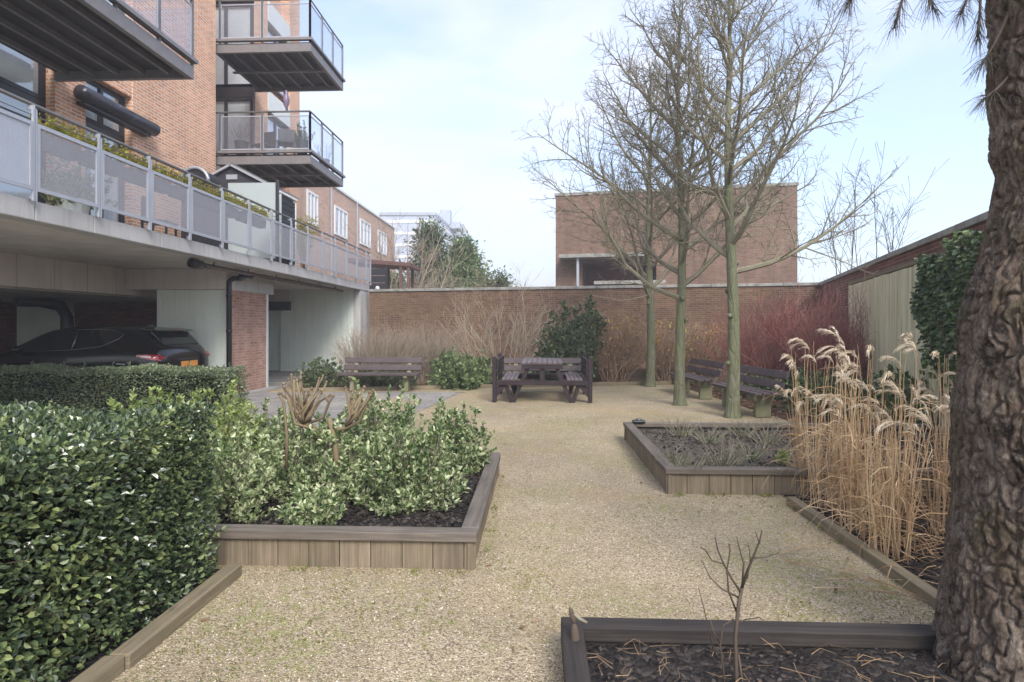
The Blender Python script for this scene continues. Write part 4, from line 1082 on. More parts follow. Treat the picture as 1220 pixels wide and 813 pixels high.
def edging(label, x, y0, y1, w, h, n, jit=.01):
    root = thing('timber_edging', label, 'edging', (x, (y0 + y1) / 2, 0)); L = (y1 - y0) / n
    for i in range(n):
        mb = MB(); j = rnd.uniform(-jit, jit); mb.box(x - w / 2 + j, x + w / 2 + j, y0 + L * i + .004, y0 + L * (i + 1) - .004, -.02, h + rnd.uniform(-.006, .006), grain='y')
        mb.build('timber', mat['edging'], root, bevel=.005)
edging('narrow timber edging between the gravel and the tall dry grasses', 2.09, 2.69, 4.95, .075, .065, 2)
edging('pale timber edging at the foot of the large near hedge', -1.79, .5, 3.4, .09, .06, 3)
# timber curb in front of the planting strip and the low retaining planks behind it
dq = (cB - cA); root = thing('timber_edging', 'long low timber edging in front of the shrubs along the back wall', 'edging', tuple((cA + cB) / 2))
for i in range(4):
    a = cA + dq * (i / 4 + .002); b = cA + dq * ((i + 1) / 4 - .002); mb = MB(); mb.bar((a.x, a.y, .03), (b.x, b.y, .03), .09, .1 + .01 * (i % 2)); mb.build('timber', mat['edging'], root, bevel=.006)
a = on_ground(690, 455, .0) + Vector((0, .35, 0)); b = a + (GB - GA).normalized() * 3.6
root = thing('retaining_boards', 'low weathered board retaining edge behind the tree trunks, below the hydrangeas', 'retaining edge', tuple((a + b) / 2))
mb = MB(); mb.bar((a.x, a.y, .16), (b.x, b.y, .16), .06, .3); mb.build('board', mat['board'], root, bevel=.005)
mb = MB(); mb.bar((a.x, a.y - .01, .33), (b.x, b.y - .01, .33), .12, .04); mb.build('cap', mat['edging'], root, bevel=.005)

# ------------------------------------------------------------------ benches
def make_bench():
    root = thing('park_bench', 'x', 'bench', (0, 0, 0), 0)
    for sx in (-.62, .62):
        mb = MB(); prof = [(-.13, 0), (.13, 0), (.12, .22), (.2, .34), (.36, .74), (.30, .76), (.17, .42), (-.24, .372), (-.25, .33), (-.12, .24)]
        mb.prism(prof, sx - .045, sx + .045, 'x'); mb.build('leg', mat['concrete_leg'], root, bevel=.008)
    for k in range(3):
        mb = MB(); y = -.20 + k * .145; mb.box(-.9, .9, y - .062, y + .062, .374 + .004 * k, .414 + .004 * k, grain='x'); mb.build('seat_plank', mat['plastic'], root, bevel=.006)
    for k, (y, z) in enumerate(((.205, .525), (.275, .69))):
        mb = MB(); up = Vector((0, .37, 1)).normalized(); c = Vector((0, y, z)); nrm = Vector((0, -1, .37)).normalized()
        P = []
        for i in range(8): P.append(c + Vector((.9 if i & 1 else -.9, 0, 0)) + nrm * (-.018 if i & 2 else .018) + up * (.065 if i & 4 else -.065))
        mb.hexa(P, grain='x'); mb.build('back_plank', mat['plastic'], root, bevel=.006)
    mb = MB()
    for sx in (-.62, .62):
        for (y, z) in ((.18, .525), (.25, .69)):
            for dz in (-.03, .03): mb.tube([(sx, y - .004, z + dz), (sx, y - .012, z + dz)], .009, 8)
    mb.build('bolts', mat['galv_dark'], root)
    return root
proto = make_bench()
G = 'park benches round the court'
spots = [(at_d(453, 13.35), 0, 'dark slatted bench standing on the paving before the brown twiggy shrub'),
         (at_d(647, 13.1), R(-1), 'dark slatted bench standing directly behind the picnic table'),
         (at_d(824, 12.55) + Vector((.05, 0, 0)), R(-90 + 6), 'weathered bench behind the middle tree trunk, farther of the two on the right'),
         (at_d(886, 10.15) + Vector((.02, 0, 0)), R(-90 + 6), 'weathered bench with mossy concrete leg behind the nearest bare tree trunk')]
for i, (p, a, lb) in enumerate(spots):
    o = proto if i == 0 else copy_tree(proto)
    o.location = (p.x, p.y, .004); o.rotation_euler = (0, 0, a); o['label'] = lb; o['group'] = G

# ------------------------------------------------------------------ picnic table with backrests
pt = thing('picnic_table', 'dark plank picnic table with two built-in backed seats on the gravel', 'picnic table', (0, 0, 0), 0)
HL = .80
for k in range(8):
    mb = MB(); x = -.35 + k * .1; mb.box(x - .046, x + .046, -HL, HL, .745, .787, grain='y'); mb.build('top_plank', mat['plastic_top'], pt, bevel=.005)
for s in (-1, 1):
    for k in range(4):
        mb = MB(); x = s * .63 + (k - 1.5) * .078; mb.box(x - .035, x + .035, -HL, HL, .43, .468, grain='y'); mb.build('seat_plank', mat['plastic_top'], pt, bevel=.005)
    for k in range(3):
        mb = MB(); z = .56 + k * .115; mb.box(s * .845, s * .88, -HL, HL, z - .05, z + .05, grain='y'); mb.build('back_plank', mat['plastic_dark'], pt, bevel=.005)
for yy in (-.74, .74):
    for s in (-1, 1):
        mb = MB(); mb.prism([(s * .885, -.0), (s * .965, -.0), (s * .97, .86), (s * .93, .90), (s * .885, .86)], yy - .05, yy + .05, 'y')
        mb.prism([(s * .884, .10), (s * .884, .3), (s * .70, .385), (s * .64, .385)], yy - .04, yy + .04, 'y')
        mb.bar((s * .25, yy, .745), (s * .56, yy, .0), .075, .09, up=(0, 1, 0)); mb.bar((s * .73, yy, .40), (s * .59, yy, .0), .075, .08, up=(0, 1, 0)); mb.bar((s * .55, yy, .385), (s * .9, yy, .385), .06, .05); mb.build('end_frame', mat['plastic_dark'], pt, bevel=.006)
    mb = MB(); mb.box(-.884, .884, yy - .085, yy - .052, .335, .43, grain='x'); mb.box(-.4, .4, yy - .085, yy - .052, .655, .744, grain='x'); mb.box(-.05, .05, yy - .05, yy + .05, .431, .74, grain='z'); mb.build('cross_beam', mat['plastic_dark'], pt, bevel=.005)
mb = MB(); mb.box(-.06, .06, -.72, .72, .36, .42, grain='y'); mb.build('centre_beam', mat['plastic_dark'], pt)
c = at_d(646, 12.15); pt.location = (c.x, c.y, 0); pt.scale = (1, 1, 1); pt.rotation_euler = (0, 0, R(-.6))

# ------------------------------------------------------------------ car under the deck
car = thing('parked_car', 'black family hatchback parked under the deck behind the far hedge, seen from its rear quarter', 'car', (0, 0, 0), 0)
# local: s runs forward (towards -x in the world), t across; rear at s = 0
ST_ = [  # s, z_low, belt z, half width, roof z, half roof width
    (0.00, .42, .80, .62, .86, .50), (0.03, .32, .86, .78, .98, .60), (.10, .27, .93, .855, 1.10, .66), (.20, .25, .97, .885, 1.17, .68), (.32, .25, 1.0, .90, 1.30, .64),
    (.42, .25, 1.03, .905, 1.415, .63), (.62, .24, 1.045, .91, 1.45, .64), (.95, .24, 1.04, .912, 1.478, .655), (1.3, .24, 1.02, .912, 1.487, .66), (1.75, .24, 1.0, .912, 1.48, .66),
    (2.1, .24, .99, .912, 1.45, .645), (2.35, .24, .985, .91, 1.40, .63), (2.65, .24, .98, .905, 1.26, .64), (2.95, .24, .975, .90, 1.08, .68), (3.1, .24, .96, .895, 1.0, .72), (3.5, .24, .93, .885, .965, .62),
    (3.9, .25, .86, .86, .90, .58), (4.15, .28, .74, .79, .80, .52), (4.28, .36, .62, .66, .66, .42)]
def sec(st):
    s, zl, zb_, w, zr_, wr = st
    return [(w * .90, zl), (w * .985, zl + (zb_ - zl) * .22), (w, zl + (zb_ - zl) * .6), (w * .985, zb_ - .03), (w * .965, zb_), (wr + (w - wr) * .28, zb_ + (zr_ - zb_) * .62), (wr, zr_ - .035 if zr_ - zb_ > .1 else zr_ - .01), (wr * .82, zr_ - .008), (wr * .45, zr_ + .006), (0, zr_ + .01)]
mb = MB(); NS = 10; ring = 2 * NS - 1
for st in ST_:
    h = sec(st)
    for (t_, z) in h: mb.v.append((st[0], -t_, z))
    for (t_, z) in h[-2::-1]: mb.v.append((st[0], t_, z))
for i in range(len(ST_) - 1):
    for k in range(ring - 1): mb.face((i * ring + k, (i + 1) * ring + k, (i + 1) * ring + k + 1, i * ring + k + 1))
    mb.face((i * ring + ring - 1, (i + 1) * ring + ring - 1, (i + 1) * ring, i * ring))
mb.face(list(range(ring))); mb.face([(len(ST_) - 1) * ring + k for k in range(ring)][::-1])
mat['car_paint'] = m_plain('black_car_paint', (.004, .004, .005), .2, spec=.4, coat=.35, var=.0)
mat['car_glass'] = m_plain('car_glass', (.01, .012, .014), .05, spec=.9, var=0)
mat['chrome'] = m_plain('chrome_trim', sr(190, 190, 195), .2, metal=1, var=0)
mat['tail'] = m_plain('tail_light_red', sr(150, 14, 24), .12, spec=.8, coat=1, var=.0)
mat['tail_clear'] = m_plain('tail_light_clear', sr(214, 190, 196), .1, spec=.8, coat=1, var=.0)
mat['plate'] = m_plain('number_plate_yellow', sr(226, 150, 70), .4, var=.03)
mat['rubber'] = m_plain('tyre', (.02, .02, .02), .85, var=.1)
mat['rim'] = m_plain('wheel_rim', sr(120, 122, 126), .3, metal=.8, var=.05)
body = mb.build('body', mat['car_paint'], car, smooth=True)
md = body.modifiers.new('sub', 'SUBSURF'); md.levels = 1; md.render_levels = 1
def interp(s):
    for a, b in zip(ST_[:-1], ST_[1:]):
        if a[0] <= s <= b[0]:
            f = (s - a[0]) / (b[0] - a[0]); return tuple(x + (y - x) * f for x, y in zip(a, b))
def flank(s, z, sgn, off=.006):
    h = sec(interp(s))
    for (t0, z0), (t1_, z1) in zip(h[:-1], h[1:]):
        if z0 <= z <= z1: t_ = t0 + (t1_ - t0) * (z - z0) / (z1 - z0); return (s, sgn * (t_ + off), z)
    return (s, sgn * (h[-1][0] + off), z)
def patch(outline_top, outline_bot, sgn, m, name, par, off=.006, n=10):
    mb = MB(); b = 0; cols = []
    for i in range(n + 1):
        t = i / n
        def at(o):
            x = t * (len(o) - 1); k = min(int(x), len(o) - 2); f = x - k; return (o[k][0] + (o[k + 1][0] - o[k][0]) * f, o[k][1] + (o[k + 1][1] - o[k][1]) * f)
        (sa, za), (sb, zb_) = at(outline_top), at(outline_bot)
        for j in range(6): g = j / 5; mb.v.append(flank(sa + (sb - sa) * g, za + (zb_ - za) * g, sgn, off))
    for i in range(n):
        for j in range(5): q = i * 6 + j; mb.face((q, q + 6, q + 7, q + 1) if sgn > 0 else (q, q + 1, q + 7, q + 6))
    return mb.build(name, mat[m], par, smooth=True)
for sgn in (-1, 1):
    patch([(.80, 1.33), (1.0, 1.395), (1.62, 1.405)], [(.80, 1.30), (1.1, 1.12), (1.62, 1.06)], sgn, 'car_glass', 'side_window', car)
    patch([(1.68, 1.405), (2.1, 1.375), (2.72, 1.14)], [(1.68, 1.06), (2.1, 1.035), (2.76, 1.02)], sgn, 'car_glass', 'side_window', car)
    mb = MB(); pts = [flank(*q, sgn, .010) for q in ((2.76, 1.012), (2.1, 1.025), (1.65, 1.045), (1.1, 1.108), (.85, 1.24), (.775, 1.315), (1.0, 1.407), (1.35, 1.415), (1.65, 1.416), (2.1, 1.388))]
    mb.tube(pts, .007, 5); mb.tube([flank(1.65, 1.05, sgn, .012), flank(1.65, 1.41, sgn, .012)], .008, 5); mb.build('window_trim', mat['chrome'], car, smooth=True)
    patch([(.035, .86), (.1, .95), (.25, .975), (.42, .955)], [(.035, .84), (.1, .86), (.25, .885), (.42, .925)], sgn, 'tail', 'tail_light', car, .012)
    patch([(.16, .935), (.24, .95), (.34, .945)], [(.16, .90), (.24, .91), (.34, .925)], sgn, 'tail_clear', 'tail_light', car, .018)
    patch([(.6, .80), (.75, .81), (.78, .80)], [(.6, .785), (.75, .79), (.78, .79)], sgn, 'chrome', 'door_handle', car, .02)
    mb = MB(); mb.lathe([(.02, 0), (.09, .01), (.1, .06), (.07, .1), (.02, .11)], 2.62, sgn * 1.0, 10); V = mb.v; 
    mb.v = [(2.58 + (x - 2.62) * .9, sgn * .97 + (y - sgn * 1.0) * 1.1, 1.0 + z * 1.15) for x, y, z in V]; mb.build('wing_mirror', mat['car_paint'], car, smooth=True)
    for s in (.82, 3.42):
        mb = MB(); mb.tube([(s, sgn * .72, .32), (s, sgn * .74, .32), (s, sgn * .90, .32), (s, sgn * .925, .32)], [.29, .325, .325, .30], 28); w = mb.build('wheel', mat['rubber'], car, smooth=True)
        mb = MB(); mb.tube([(s, sgn * .9, .32), (s, sgn * .93, .32)], [.22, .21], 24)
        mb.build('rim', mat['rim'], w)
# rear parts, plate, lamps across the corner, spoiler, roof fin
mb = MB(); mb.prism([(.13, 1.135), (.36, 1.375), (.38, 1.35), (.17, 1.10)], -.56, .56, 'y'); mb.build('rear_window', mat['car_glass'], car)
mb = MB(); mb.prism([(.24, 1.385), (.3, 1.412), (.55, 1.45), (.55, 1.41)], -.6, .6, 'y'); sp2 = mb.build('spoiler', mat['car_paint'], car, bevel=.006)
mb = MB(); mb.box(.232, .24, -.15, .15, 1.388, 1.398); mb.build('brake_light', mat['tail'], car)
mb = MB(); mb.box(-.028, -.01, -.26, .26, .70, .81); mb.build('number_plate', mat['plate'], car, bevel=.003)
mb = MB(); mb.box(-.012, .05, -.33, .33, .66, .85); mb.box(-.02, .0, -.3, .3, .855, .87); mb.build('rear_trim', mat['car_glass'], car, bevel=.006)
for sgn in (-1, 1):
    mb = MB(); mb.prism([(.09, 1.0 - .03), (.03, .9), (.035, .87), (.1, .88)], sgn * .52, sgn * .80, 'y'); mb.build('tail_light', mat['tail'], car, bevel=.004)
mb = MB(); mb.prism([(.66, 1.45), (.70, 1.505), (.74, 1.51), (.9, 1.47)], -.012, .012, 'y'); mb.build('roof_fin', mat['car_paint'], car)
car.location = (-6.78, 11.16, 0); car.rotation_euler = (0, 0, PI)

# ------------------------------------------------------------------ hedges
r = thing('hedge', 'large clipped dark green hedge filling the left foreground', 'hedge', (-3.2, 2.0, 0))
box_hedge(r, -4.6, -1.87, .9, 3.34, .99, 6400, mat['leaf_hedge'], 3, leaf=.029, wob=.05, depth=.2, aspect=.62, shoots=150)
r = thing('hedge', 'low clipped hedge farther back, in front of the black car', 'hedge', (-8, 9.0, 0))
hx = x_on(296, 9.45)
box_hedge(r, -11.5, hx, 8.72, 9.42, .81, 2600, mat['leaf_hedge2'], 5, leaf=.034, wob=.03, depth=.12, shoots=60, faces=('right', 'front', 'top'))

# ------------------------------------------------------------------ shrubs in the left bed
GS = 'evergreen shrubs in the left raised bed'
def shrub(label, px, d, H, Wd, m, seed, n=150, leaf=.037, per=32, z=.12, Dp=None, group=GS, **k):
    p = at_d(px, d, z); r = thing('evergreen_shrub', label, 'shrub', tuple(p), 0, group)
    leafy_shrub(r, p, H * (.9 if group == GS else 1), Wd, Dp or Wd, int(n * 1.5), mat[m], seed, leaf, per, **k); return r
shrub('round variegated shrub at the front right corner of the left bed', 490, 4.4, .60, .74, 'leaf_euo2', 21, 190)
shrub('small low variegated shrub close to the front board of the left bed', 374, 3.95, .25, .40, 'leaf_euo2', 22, 60, per=20)
shrub('pale cream tinged shrub at the front left of the left bed, beside the near hedge', 270, 4.25, .50, .80, 'leaf_euo', 23, 190)
shrub('broad green and cream shrub under the pruned stems in the middle of the left bed', 392, 4.6, .60, .74, 'leaf_euo', 24, 220)
shrub('tall upright shrub behind the round corner shrub in the left bed', 455, 5.25, .70, .8, 'leaf_euo', 25, 190)
shrub('bushy green shrub in the back right corner of the left bed', 542, 5.4, .56, .58, 'leaf_euo2', 26, 180)
shrub('yellow-green shrub rising behind the near hedge', 186, 4.45, .74, .95, 'leaf_euo3', 27, 220)
shrub('bright yellow-green shrub between the far hedge and the pruned stems', 262, 5.2, .72, .95, 'leaf_euo3', 28, 200)
shrub('pale shrub behind the pruned stems at the back of the left bed', 335, 5.35, .56, .7, 'leaf_euo', 29, 170)
shrub('variegated shrub filling the gap left of the front corner shrub', 436, 4.5, .42, .5, 'leaf_euo', 30, 120)

pb = at_d(404, 4.45, .12)
root = thing('pruned_shrub', 'hard pruned bare shrub with thick knobbly stumps above the green shrubs', 'shrub', tuple(pb))
mb = MB(); dz = 4.45
def pp(px, py, dd=0): return at_d(px, dz + dd, CAMZ + (390 - py) / F * (dz + dd))
def limb(pts, r0, r1, kn=True):
    P = [pp(*q) for q in pts]; n = len(P); mb.tube(P, [r0 + (r1 - r0) * i / (n - 1) for i in range(n)], 7)
    if kn:
        e = P[-1]; mb.tube([e - Vector((0, 0, .008)), e + Vector((0, 0, .006)), e + Vector((0, 0, .016))], [r1, r1 * 1.5, r1 * 1.0], 7)
limb([(402, 600), (402, 555), (398, 520), (392, 498)], .026, .02, False)
limb([(398, 525), (372, 510), (352, 505), (345, 480), (338, 458)], .017, .011); limb([(341, 560), (342, 520), (338, 480), (333, 470)], .012, .01)
for i in range(19):
    x0 = rnd.uniform(352, 374); x1 = 338 + i * 2.9 + rnd.uniform(-4, 4)
    limb([(362, 506, .0), (x0, 496, rnd.uniform(-.05, .05)), ((x0 + x1) / 2, 478, rnd.uniform(-.08, .08)), (x1, rnd.uniform(446, 474), rnd.uniform(-.1, .1))], .011, .007)
limb([(392, 520), (372, 508), (362, 504)], .018, .015, False)
limb([(366, 505), (385, 498), (392, 480), (397, 472)], .012, .009); limb([(392, 480), (384, 466)], .009, .008)
limb([(380, 522), (392, 514), (412, 510), (428, 502), (438, 478), (440, 468)], .016, .009)
for i in range(11):
    x1 = 414 + i * 3.2 + rnd.uniform(-3, 3)
    limb([(412, 509), (420 + rnd.uniform(-5, 5), 496, rnd.uniform(-.05, .05)), (x1, rnd.uniform(462, 482), rnd.uniform(-.08, .08))], .011, .008)
mb.build('stems', mat['twig_tan'], root, smooth=True)

# ------------------------------------------------------------------ back planting
GP = 'shrubs along the back wall'
def bare(label, px, d, H, Wd, m, seed, n, name='bare_shrub', dp=None, r=.006, leaf=None, **k):
    p = at_d(px, d, 0); r_ = thing(name, label, 'shrub', tuple(p), 0, GP)
    twig_shrub(r_, p, H, Wd, n, mat[m], seed, r=r, depth=dp, **k)
    if leaf:
        lm, cnt, sz, lo = leaf; rs = np.random.RandomState(seed); P = []; N_ = []
        for i in range(cnt):
            th = rs.rand() * 6.28; q = rs.rand() ** .4; zz = lo + (1 - lo) * rs.rand() ** .7
            P.append(p + Vector((math.cos(th) * q * Wd * .5 * (1 - .3 * (zz - lo)), math.sin(th) * q * (dp or Wd * .6) * .5, H * zz * .95))); N_.append(Vector((math.cos(th), math.sin(th), -.5)))
        mb = MB(); leaves(mb, P, N_, sz, .6, .3, .9, .3); mb.build('foliage', mat[lm], r_)
    return r_
bare('wide mound of fine brown twigs behind the left bench, against the pale green wall', 452, 14.9, 1.5, 2.2, 'twig_brown', 41, 300, r=.0085, dp=1.0, spread=.55, lat=6)
bare('second mound of fine brown twigs, against the brick wall right of the first', 506, 15.3, 1.5, 1.9, 'twig_brown', 42, 260, r=.0085, dp=1.0, spread=.5, lat=6)
bare('tall open shrub of pale arching branches behind the round evergreen', 600, 16.3, 2.65, 2.7, 'twig_pale', 43, 34, r=.013, wob=.14, lat=9, sub=4, spread=.75, dp=1.2)
bare('rust brown hydrangea with yellowing leaves, left of the farthest tree trunk', 733, 15.4, 1.85, 1.5, 'twig_red2', 44, 95, r=.010, wob=.2, dp=1.1, lat=9, leaf=('leaf_yellow', 260, .1, .25))
bare('rust brown hydrangea with yellowing leaves, between the two farther tree trunks', 795, 15.2, 1.75, 1.1, 'twig_red2', 45, 70, r=.010, wob=.2, dp=1.0, lat=9, leaf=('leaf_yellow', 190, .1, .25))
bare('rust brown hydrangea with yellowing leaves, between the middle and nearest trunks', 838, 15.0, 1.65, 1.3, 'twig_red2', 46, 80, r=.010, wob=.2, dp=1.0, lat=9, leaf=('leaf_yellow', 210, .1, .25))
for k in (-3, -2, -1): pass
bare('dense red-stemmed dogwood right of the nearest tree trunk', 925, 12.9, 2.15, 2.3, 'twig_red', 47, 150, name='dogwood', dp=1.5, lat=9, wob=.12, spread=.6, r=.010, sub=3)
bare('red-stemmed dogwood beside the pale panels, under the side wall coping', 996, 11.9, 2.2, 1.7, 'twig_red', 48, 110, name='dogwood', dp=1.4, lat=9, wob=.12, spread=.6, r=.010, sub=3)
def back_green(label, px, d, H, Wd, m, seed, n, leaf=.07, z=0, name_group=GP, **k): return shrub(label, px, d, H, Wd, m, seed, n, leaf, z=z, group=name_group, **k)
back_green('low round evergreen shrub between the left bench and the picnic table', 553, 14.4, .68, 1.7, 'leaf_mid', 51, 230, .085, per=22, boxy=True)
back_green('low dark evergreen at the left end of the bench, below the pale green wall', 384, 14.6, .55, 1.3, 'leaf_laurel', 52, 130, .06, per=22)
back_green('low dark evergreen ground shrub seen under the seat of the left bench', 455, 14.3, .42, 1.9, 'leaf_laurel', 53, 150, .055, Dp=.8, per=20)
back_green('tall dark evergreen leaning right behind the picnic table', 668, 15.1, 1.72, 1.5, 'leaf_laurel', 54, 420, .085, per=28, lean=(.55, 0), boxy=True)
back_green('dark evergreen undergrowth below the dogwood, behind the nearest bench', 940, 12.0, .5, 2.2, 'leaf_ivy', 55, 130, .06, Dp=1.0)
back_green('low green shrub at the foot of the pale panels, behind the tall grasses', 1030, 9.2, .62, 1.7, 'leaf_ivy', 56, 190, .055, Dp=.9)
back_green('light green leafy clump behind the tall grasses, nearer the pine', 1085, 8.3, .62, 1.3, 'leaf_mid', 57, 130, .06, Dp=.8)
back_green('low ivy like growth behind the raised bed and the plumes', 975, 9.9, .55, 1.3, 'leaf_ivy', 58, 120, .055, Dp=.8)
# ivy over the side wall
ia, ib = hit_side(1112), hit_side(1215); root = thing('ivy', 'dark glossy ivy spilling over the side wall beside the pine trunk', 'ivy', tuple((ia + ib) / 2 - nside * .12))
rs = np.random.RandomState(61); P = []; N_ = []; Li = (ib - ia).length; dv = (ib - ia).normalized()
for i in range(5200):
    s = rs.rand() * Li; t = s / Li; top = 2.3 + .22 * min(1, t * 2.2) + .07 * math.sin(s * 5); bot = 1.5 - .3 * math.sin(s * 4) - 1.0 * min(1, t * 2)
    bot = max(.05, bot); z = bot + (top - bot) * rs.rand() ** .75
    th = (.10 + .16 * math.sin(s * 3 + z * 4) ** 2) * (.35 + .65 * rs.rand()) + .06
    th *= rs.rand() ** .3; p = ia + dv * (s + .12 * math.sin(z * 7) * (1 - t)) - nside * th; P.append((p.x, p.y, z)); N_.append(tuple(-nside + Vector((0, 0, -.35))))
mb = MB(); leaves(mb, P, N_, .062, .85, .2, .8, .2); mb.build('foliage', mat['leaf_ivy'], root)
mb = MB()
for k in range(14):
    s = Li * (k + .5) / 14; p = ia + dv * s - nside * .09; grow(mb, Vector((p.x, p.y, .05)), Vector((0, 0, 1)) + dv * rnd.uniform(-.2, .2), 1.9, .014, .004, 9, .08, .05, 5)
mb.build('stems', mat['twig_dark'], root)

# leaf litter and ground cover at the back: nobody could count it
P = []; N_ = []; rs = np.random.RandomState(71)
for i in range(2600):
    px = rs.uniform(345, 1110); d = rs.uniform(8.2, 15.5); p = at_d(px, d)
    lim = cA.y + (cB.y - cA.y) * (p.x - cA.x) / (cB.x - cA.x) + .1
    if (p.x < 3.7 and p.y < lim) or (p.x >= 3.7 and p.y < 7.9) or p.y > 16.2: continue
    P.append((p.x, p.y, .012 + rs.rand() * .03)); N_.append((rs.normal(), rs.normal(), .1))
mb = MB(); leaves(mb, P, N_, .075, .55, .25, .3); tag(mb.build('leaf_litter', mat['dead_leaf']), 'brown fallen leaves lying under the back shrubs', 'leaves', kind='stuff')

# ------------------------------------------------------------------ bare trees
GT = 'bare trees on the gravel court'
bare_tree(at_d(774, 14.45), 8.0, .115, 2.15, (.0, .0), 101, 2.5, dens=.78, label='farthest bare tree, its slim grey trunk before the hydrangeas', group=GT, nlimb=26)
bare_tree(at_d(812, 11.05), 7.8, .105, 2.0, (-.006, 0), 105, 2.25, dens=.8, label='middle bare tree, straight mossy green trunk just left of the far right bench', group=GT, nlimb=27)
bare_tree(at_d(873, 9.5), 7.8, .108, 2.35, (-.012, 0), 107, 1.95, dens=.9, label='nearest bare tree, thick green trunk standing before the benches behind the middle bed', group=GT, nlimb=27)

# ------------------------------------------------------------------ trees beyond the walls
def far_evergreen(label, px, d, top, Wd, m, seed, n, leaf, z0=0, lean=0, name='evergreen_tree', grp='trees beyond the walls', dens=26, base=.15):
    p = at_d(px, d); H = CAMZ + (390 - top) / F * d; r = thing(name, label, 'tree', tuple(p), 0, grp)
    mb = MB(); mb.tube([p + Vector((0, 0, H * t)) for t in (0, .3, .6, .9)], [.14, .1, .07, .02], 8); mb.build('trunk', mat['limb'], r)
    rs = np.random.RandomState(seed); P = []; N_ = []; lb = MB()
    for k in range(n):
        t = base + (1 - base) * rs.rand() ** .85; th = rs.rand() * 6.28; prof = math.sin(min(1, (1.03 - t) * 1.6) * PI / 2) * (.75 + .25 * math.sin(t * 11 + seed) + .15 * math.sin(th * 3 + seed))
        q = .35 + .65 * rs.rand() ** .5; R_ = Wd * .5 * prof * q; c = p + Vector((math.cos(th) * R_ + lean * t, math.sin(th) * R_, H * t))
        lb.tube([p + Vector((0, 0, H * t * .85)), c], [.02, .006], 3, cap=False)
        for j in range(dens):
            o = Vector(rs.normal(0, 1, 3)) * leaf * 1.5; P.append(c + o); N_.append((o + Vector((math.cos(th), math.sin(th), .5)) * leaf))
    lb.build('limbs', mat['limb'], r); mb = MB(); leaves(mb, P, N_, leaf, .4, .2, .9); mb.build('crown', mat[m], r); return r
far_evergreen('tall narrow grey-green conifer left of the rounded evergreen beyond the wall', 512, 31, 276, 2.6, 'leaf_conifer', 81, 330, .20)
far_evergreen('broad rounded evergreen tree beyond the back wall', 552, 30, 291, 3.2, 'leaf_mid', 82, 480, .18)
far_evergreen('low dark bush beyond the wall at the right of the rounded evergreen', 596, 30, 330, 2.6, 'leaf_conifer', 83, 180, .16, name='far_bush')
far_evergreen('green bush beside the terrace shelter, beyond the wall', 472, 27, 332, 2.4, 'leaf_mid', 84, 150, .15, name='far_bush')
def far_bare(label, px, d, top, Wd, seed, n, m='twig_brown', r=.02, z0=0, **k):
    p = at_d(px, d, z0); H = CAMZ + (390 - top) / F * d - z0; r_ = thing('bare_tree', label, 'tree', tuple(p), 0, 'trees beyond the walls')
    twig_shrub(r_, p, H, Wd, n, mat[m], seed, r=r, lat=9, sub=4, depth=Wd * .8, name='crown', **k); return r_
far_bare('hazy bare tree in front of the low brick row and office block', 472, 27, 262, 3.6, 91, 16, r=.03, spread=.6)
far_bare('small pale round bare shrub poking above the wall before the evergreens', 515, 27.5, 318, 1.5, 92, 30, 'twig_pale', r=.012, spread=.7)
far_bare('wispy bare shrub tips above the wall, right of the low dark bush', 592, 26, 318, 1.2, 93, 16, 'twig_red2', r=.012, spread=.6)
far_bare('slender bare sapling behind the side wall, nearest the brick hall', 1012, 15.5, 226, 1.3, 94, 4, 'twig_dark', r=.02, spread=.25)
far_bare('taller bare sapling behind the side wall, above the pale panels', 1045, 14.5, 222, 1.8, 95, 6, 'twig_dark', r=.02, spread=.35)

# ------------------------------------------------------------------ plants in the middle bed
GM = 'cut back plants in the middle bed'
cb = [(802, 556, .24, 'grey-green twiggy tuft nearest the left board of the middle bed'), (822, 566, .22, 'twiggy tuft close to the front board of the middle bed'), (813, 520, .26, 'twiggy plant near the left back of the middle bed, below the green box'),
      (845, 528, .24, 'spreading twiggy plant at the centre back of the middle bed'), (862, 556, .30, 'largest twiggy tuft in the centre front of the middle bed'), (893, 548, .26, 'twiggy tuft halfway along the front of the middle bed'),
      (885, 520, .22, 'small twiggy plant in the back row of the middle bed'), (915, 530, .3, 'thin rose like twigs at the right of the middle bed, beside the grasses')]
for i, (px, py, h, lb) in enumerate(cb):
    p = on_ground(px, py, .135); r_ = thing('dormant_plant', lb, 'plant', tuple(p), 0, GM)
    twig_shrub(r_, p, h, h * 1.6, 22, mat['twig_grey'], 200 + i, r=.0055, lat=4, sub=1, spread=.7, depth=h * 1.4)
    P = [p + Vector((rnd.gauss(0, h * .25), rnd.gauss(0, h * .25), abs(rnd.gauss(.02, .04)))) for _ in range(90)]
    mb = MB(); leaves(mb, P, [(0, 0, 1)] * 90, .022, .5, .2, 1.2); mb.build('foliage', mat['leaf_mid'], r_)
p = on_ground(933, 553, .15); r_ = thing('evergreen_tuft', 'bright yellow-green tuft in the middle bed beside the tall grasses', 'plant', tuple(p))
leafy_shrub(r_, p, .11, .16, .16, 50, mat['leaf_euo3'], 77, .022, 14)
p = Vector((x_on(761, 7.64), 7.64, 0))
r_ = thing('garden_light', 'small dark green box light on the back left corner of the middle bed', 'garden light', (p.x, p.y, .227))
mb = MB(); mb.box(p.x - .08, p.x + .08, p.y - .05, p.y + .05, .227, .262); mb.build('casing', m_plain('dark_green_plastic', sr(28, 44, 44), .4), r_, bevel=.012)
mb = MB(); mb.lathe([(.035, .262), (.04, .268), (.02, .285), (.004, .288)], p.x, p.y, 14); mb.build('lens', mat['galv_dark'], r_, smooth=True)

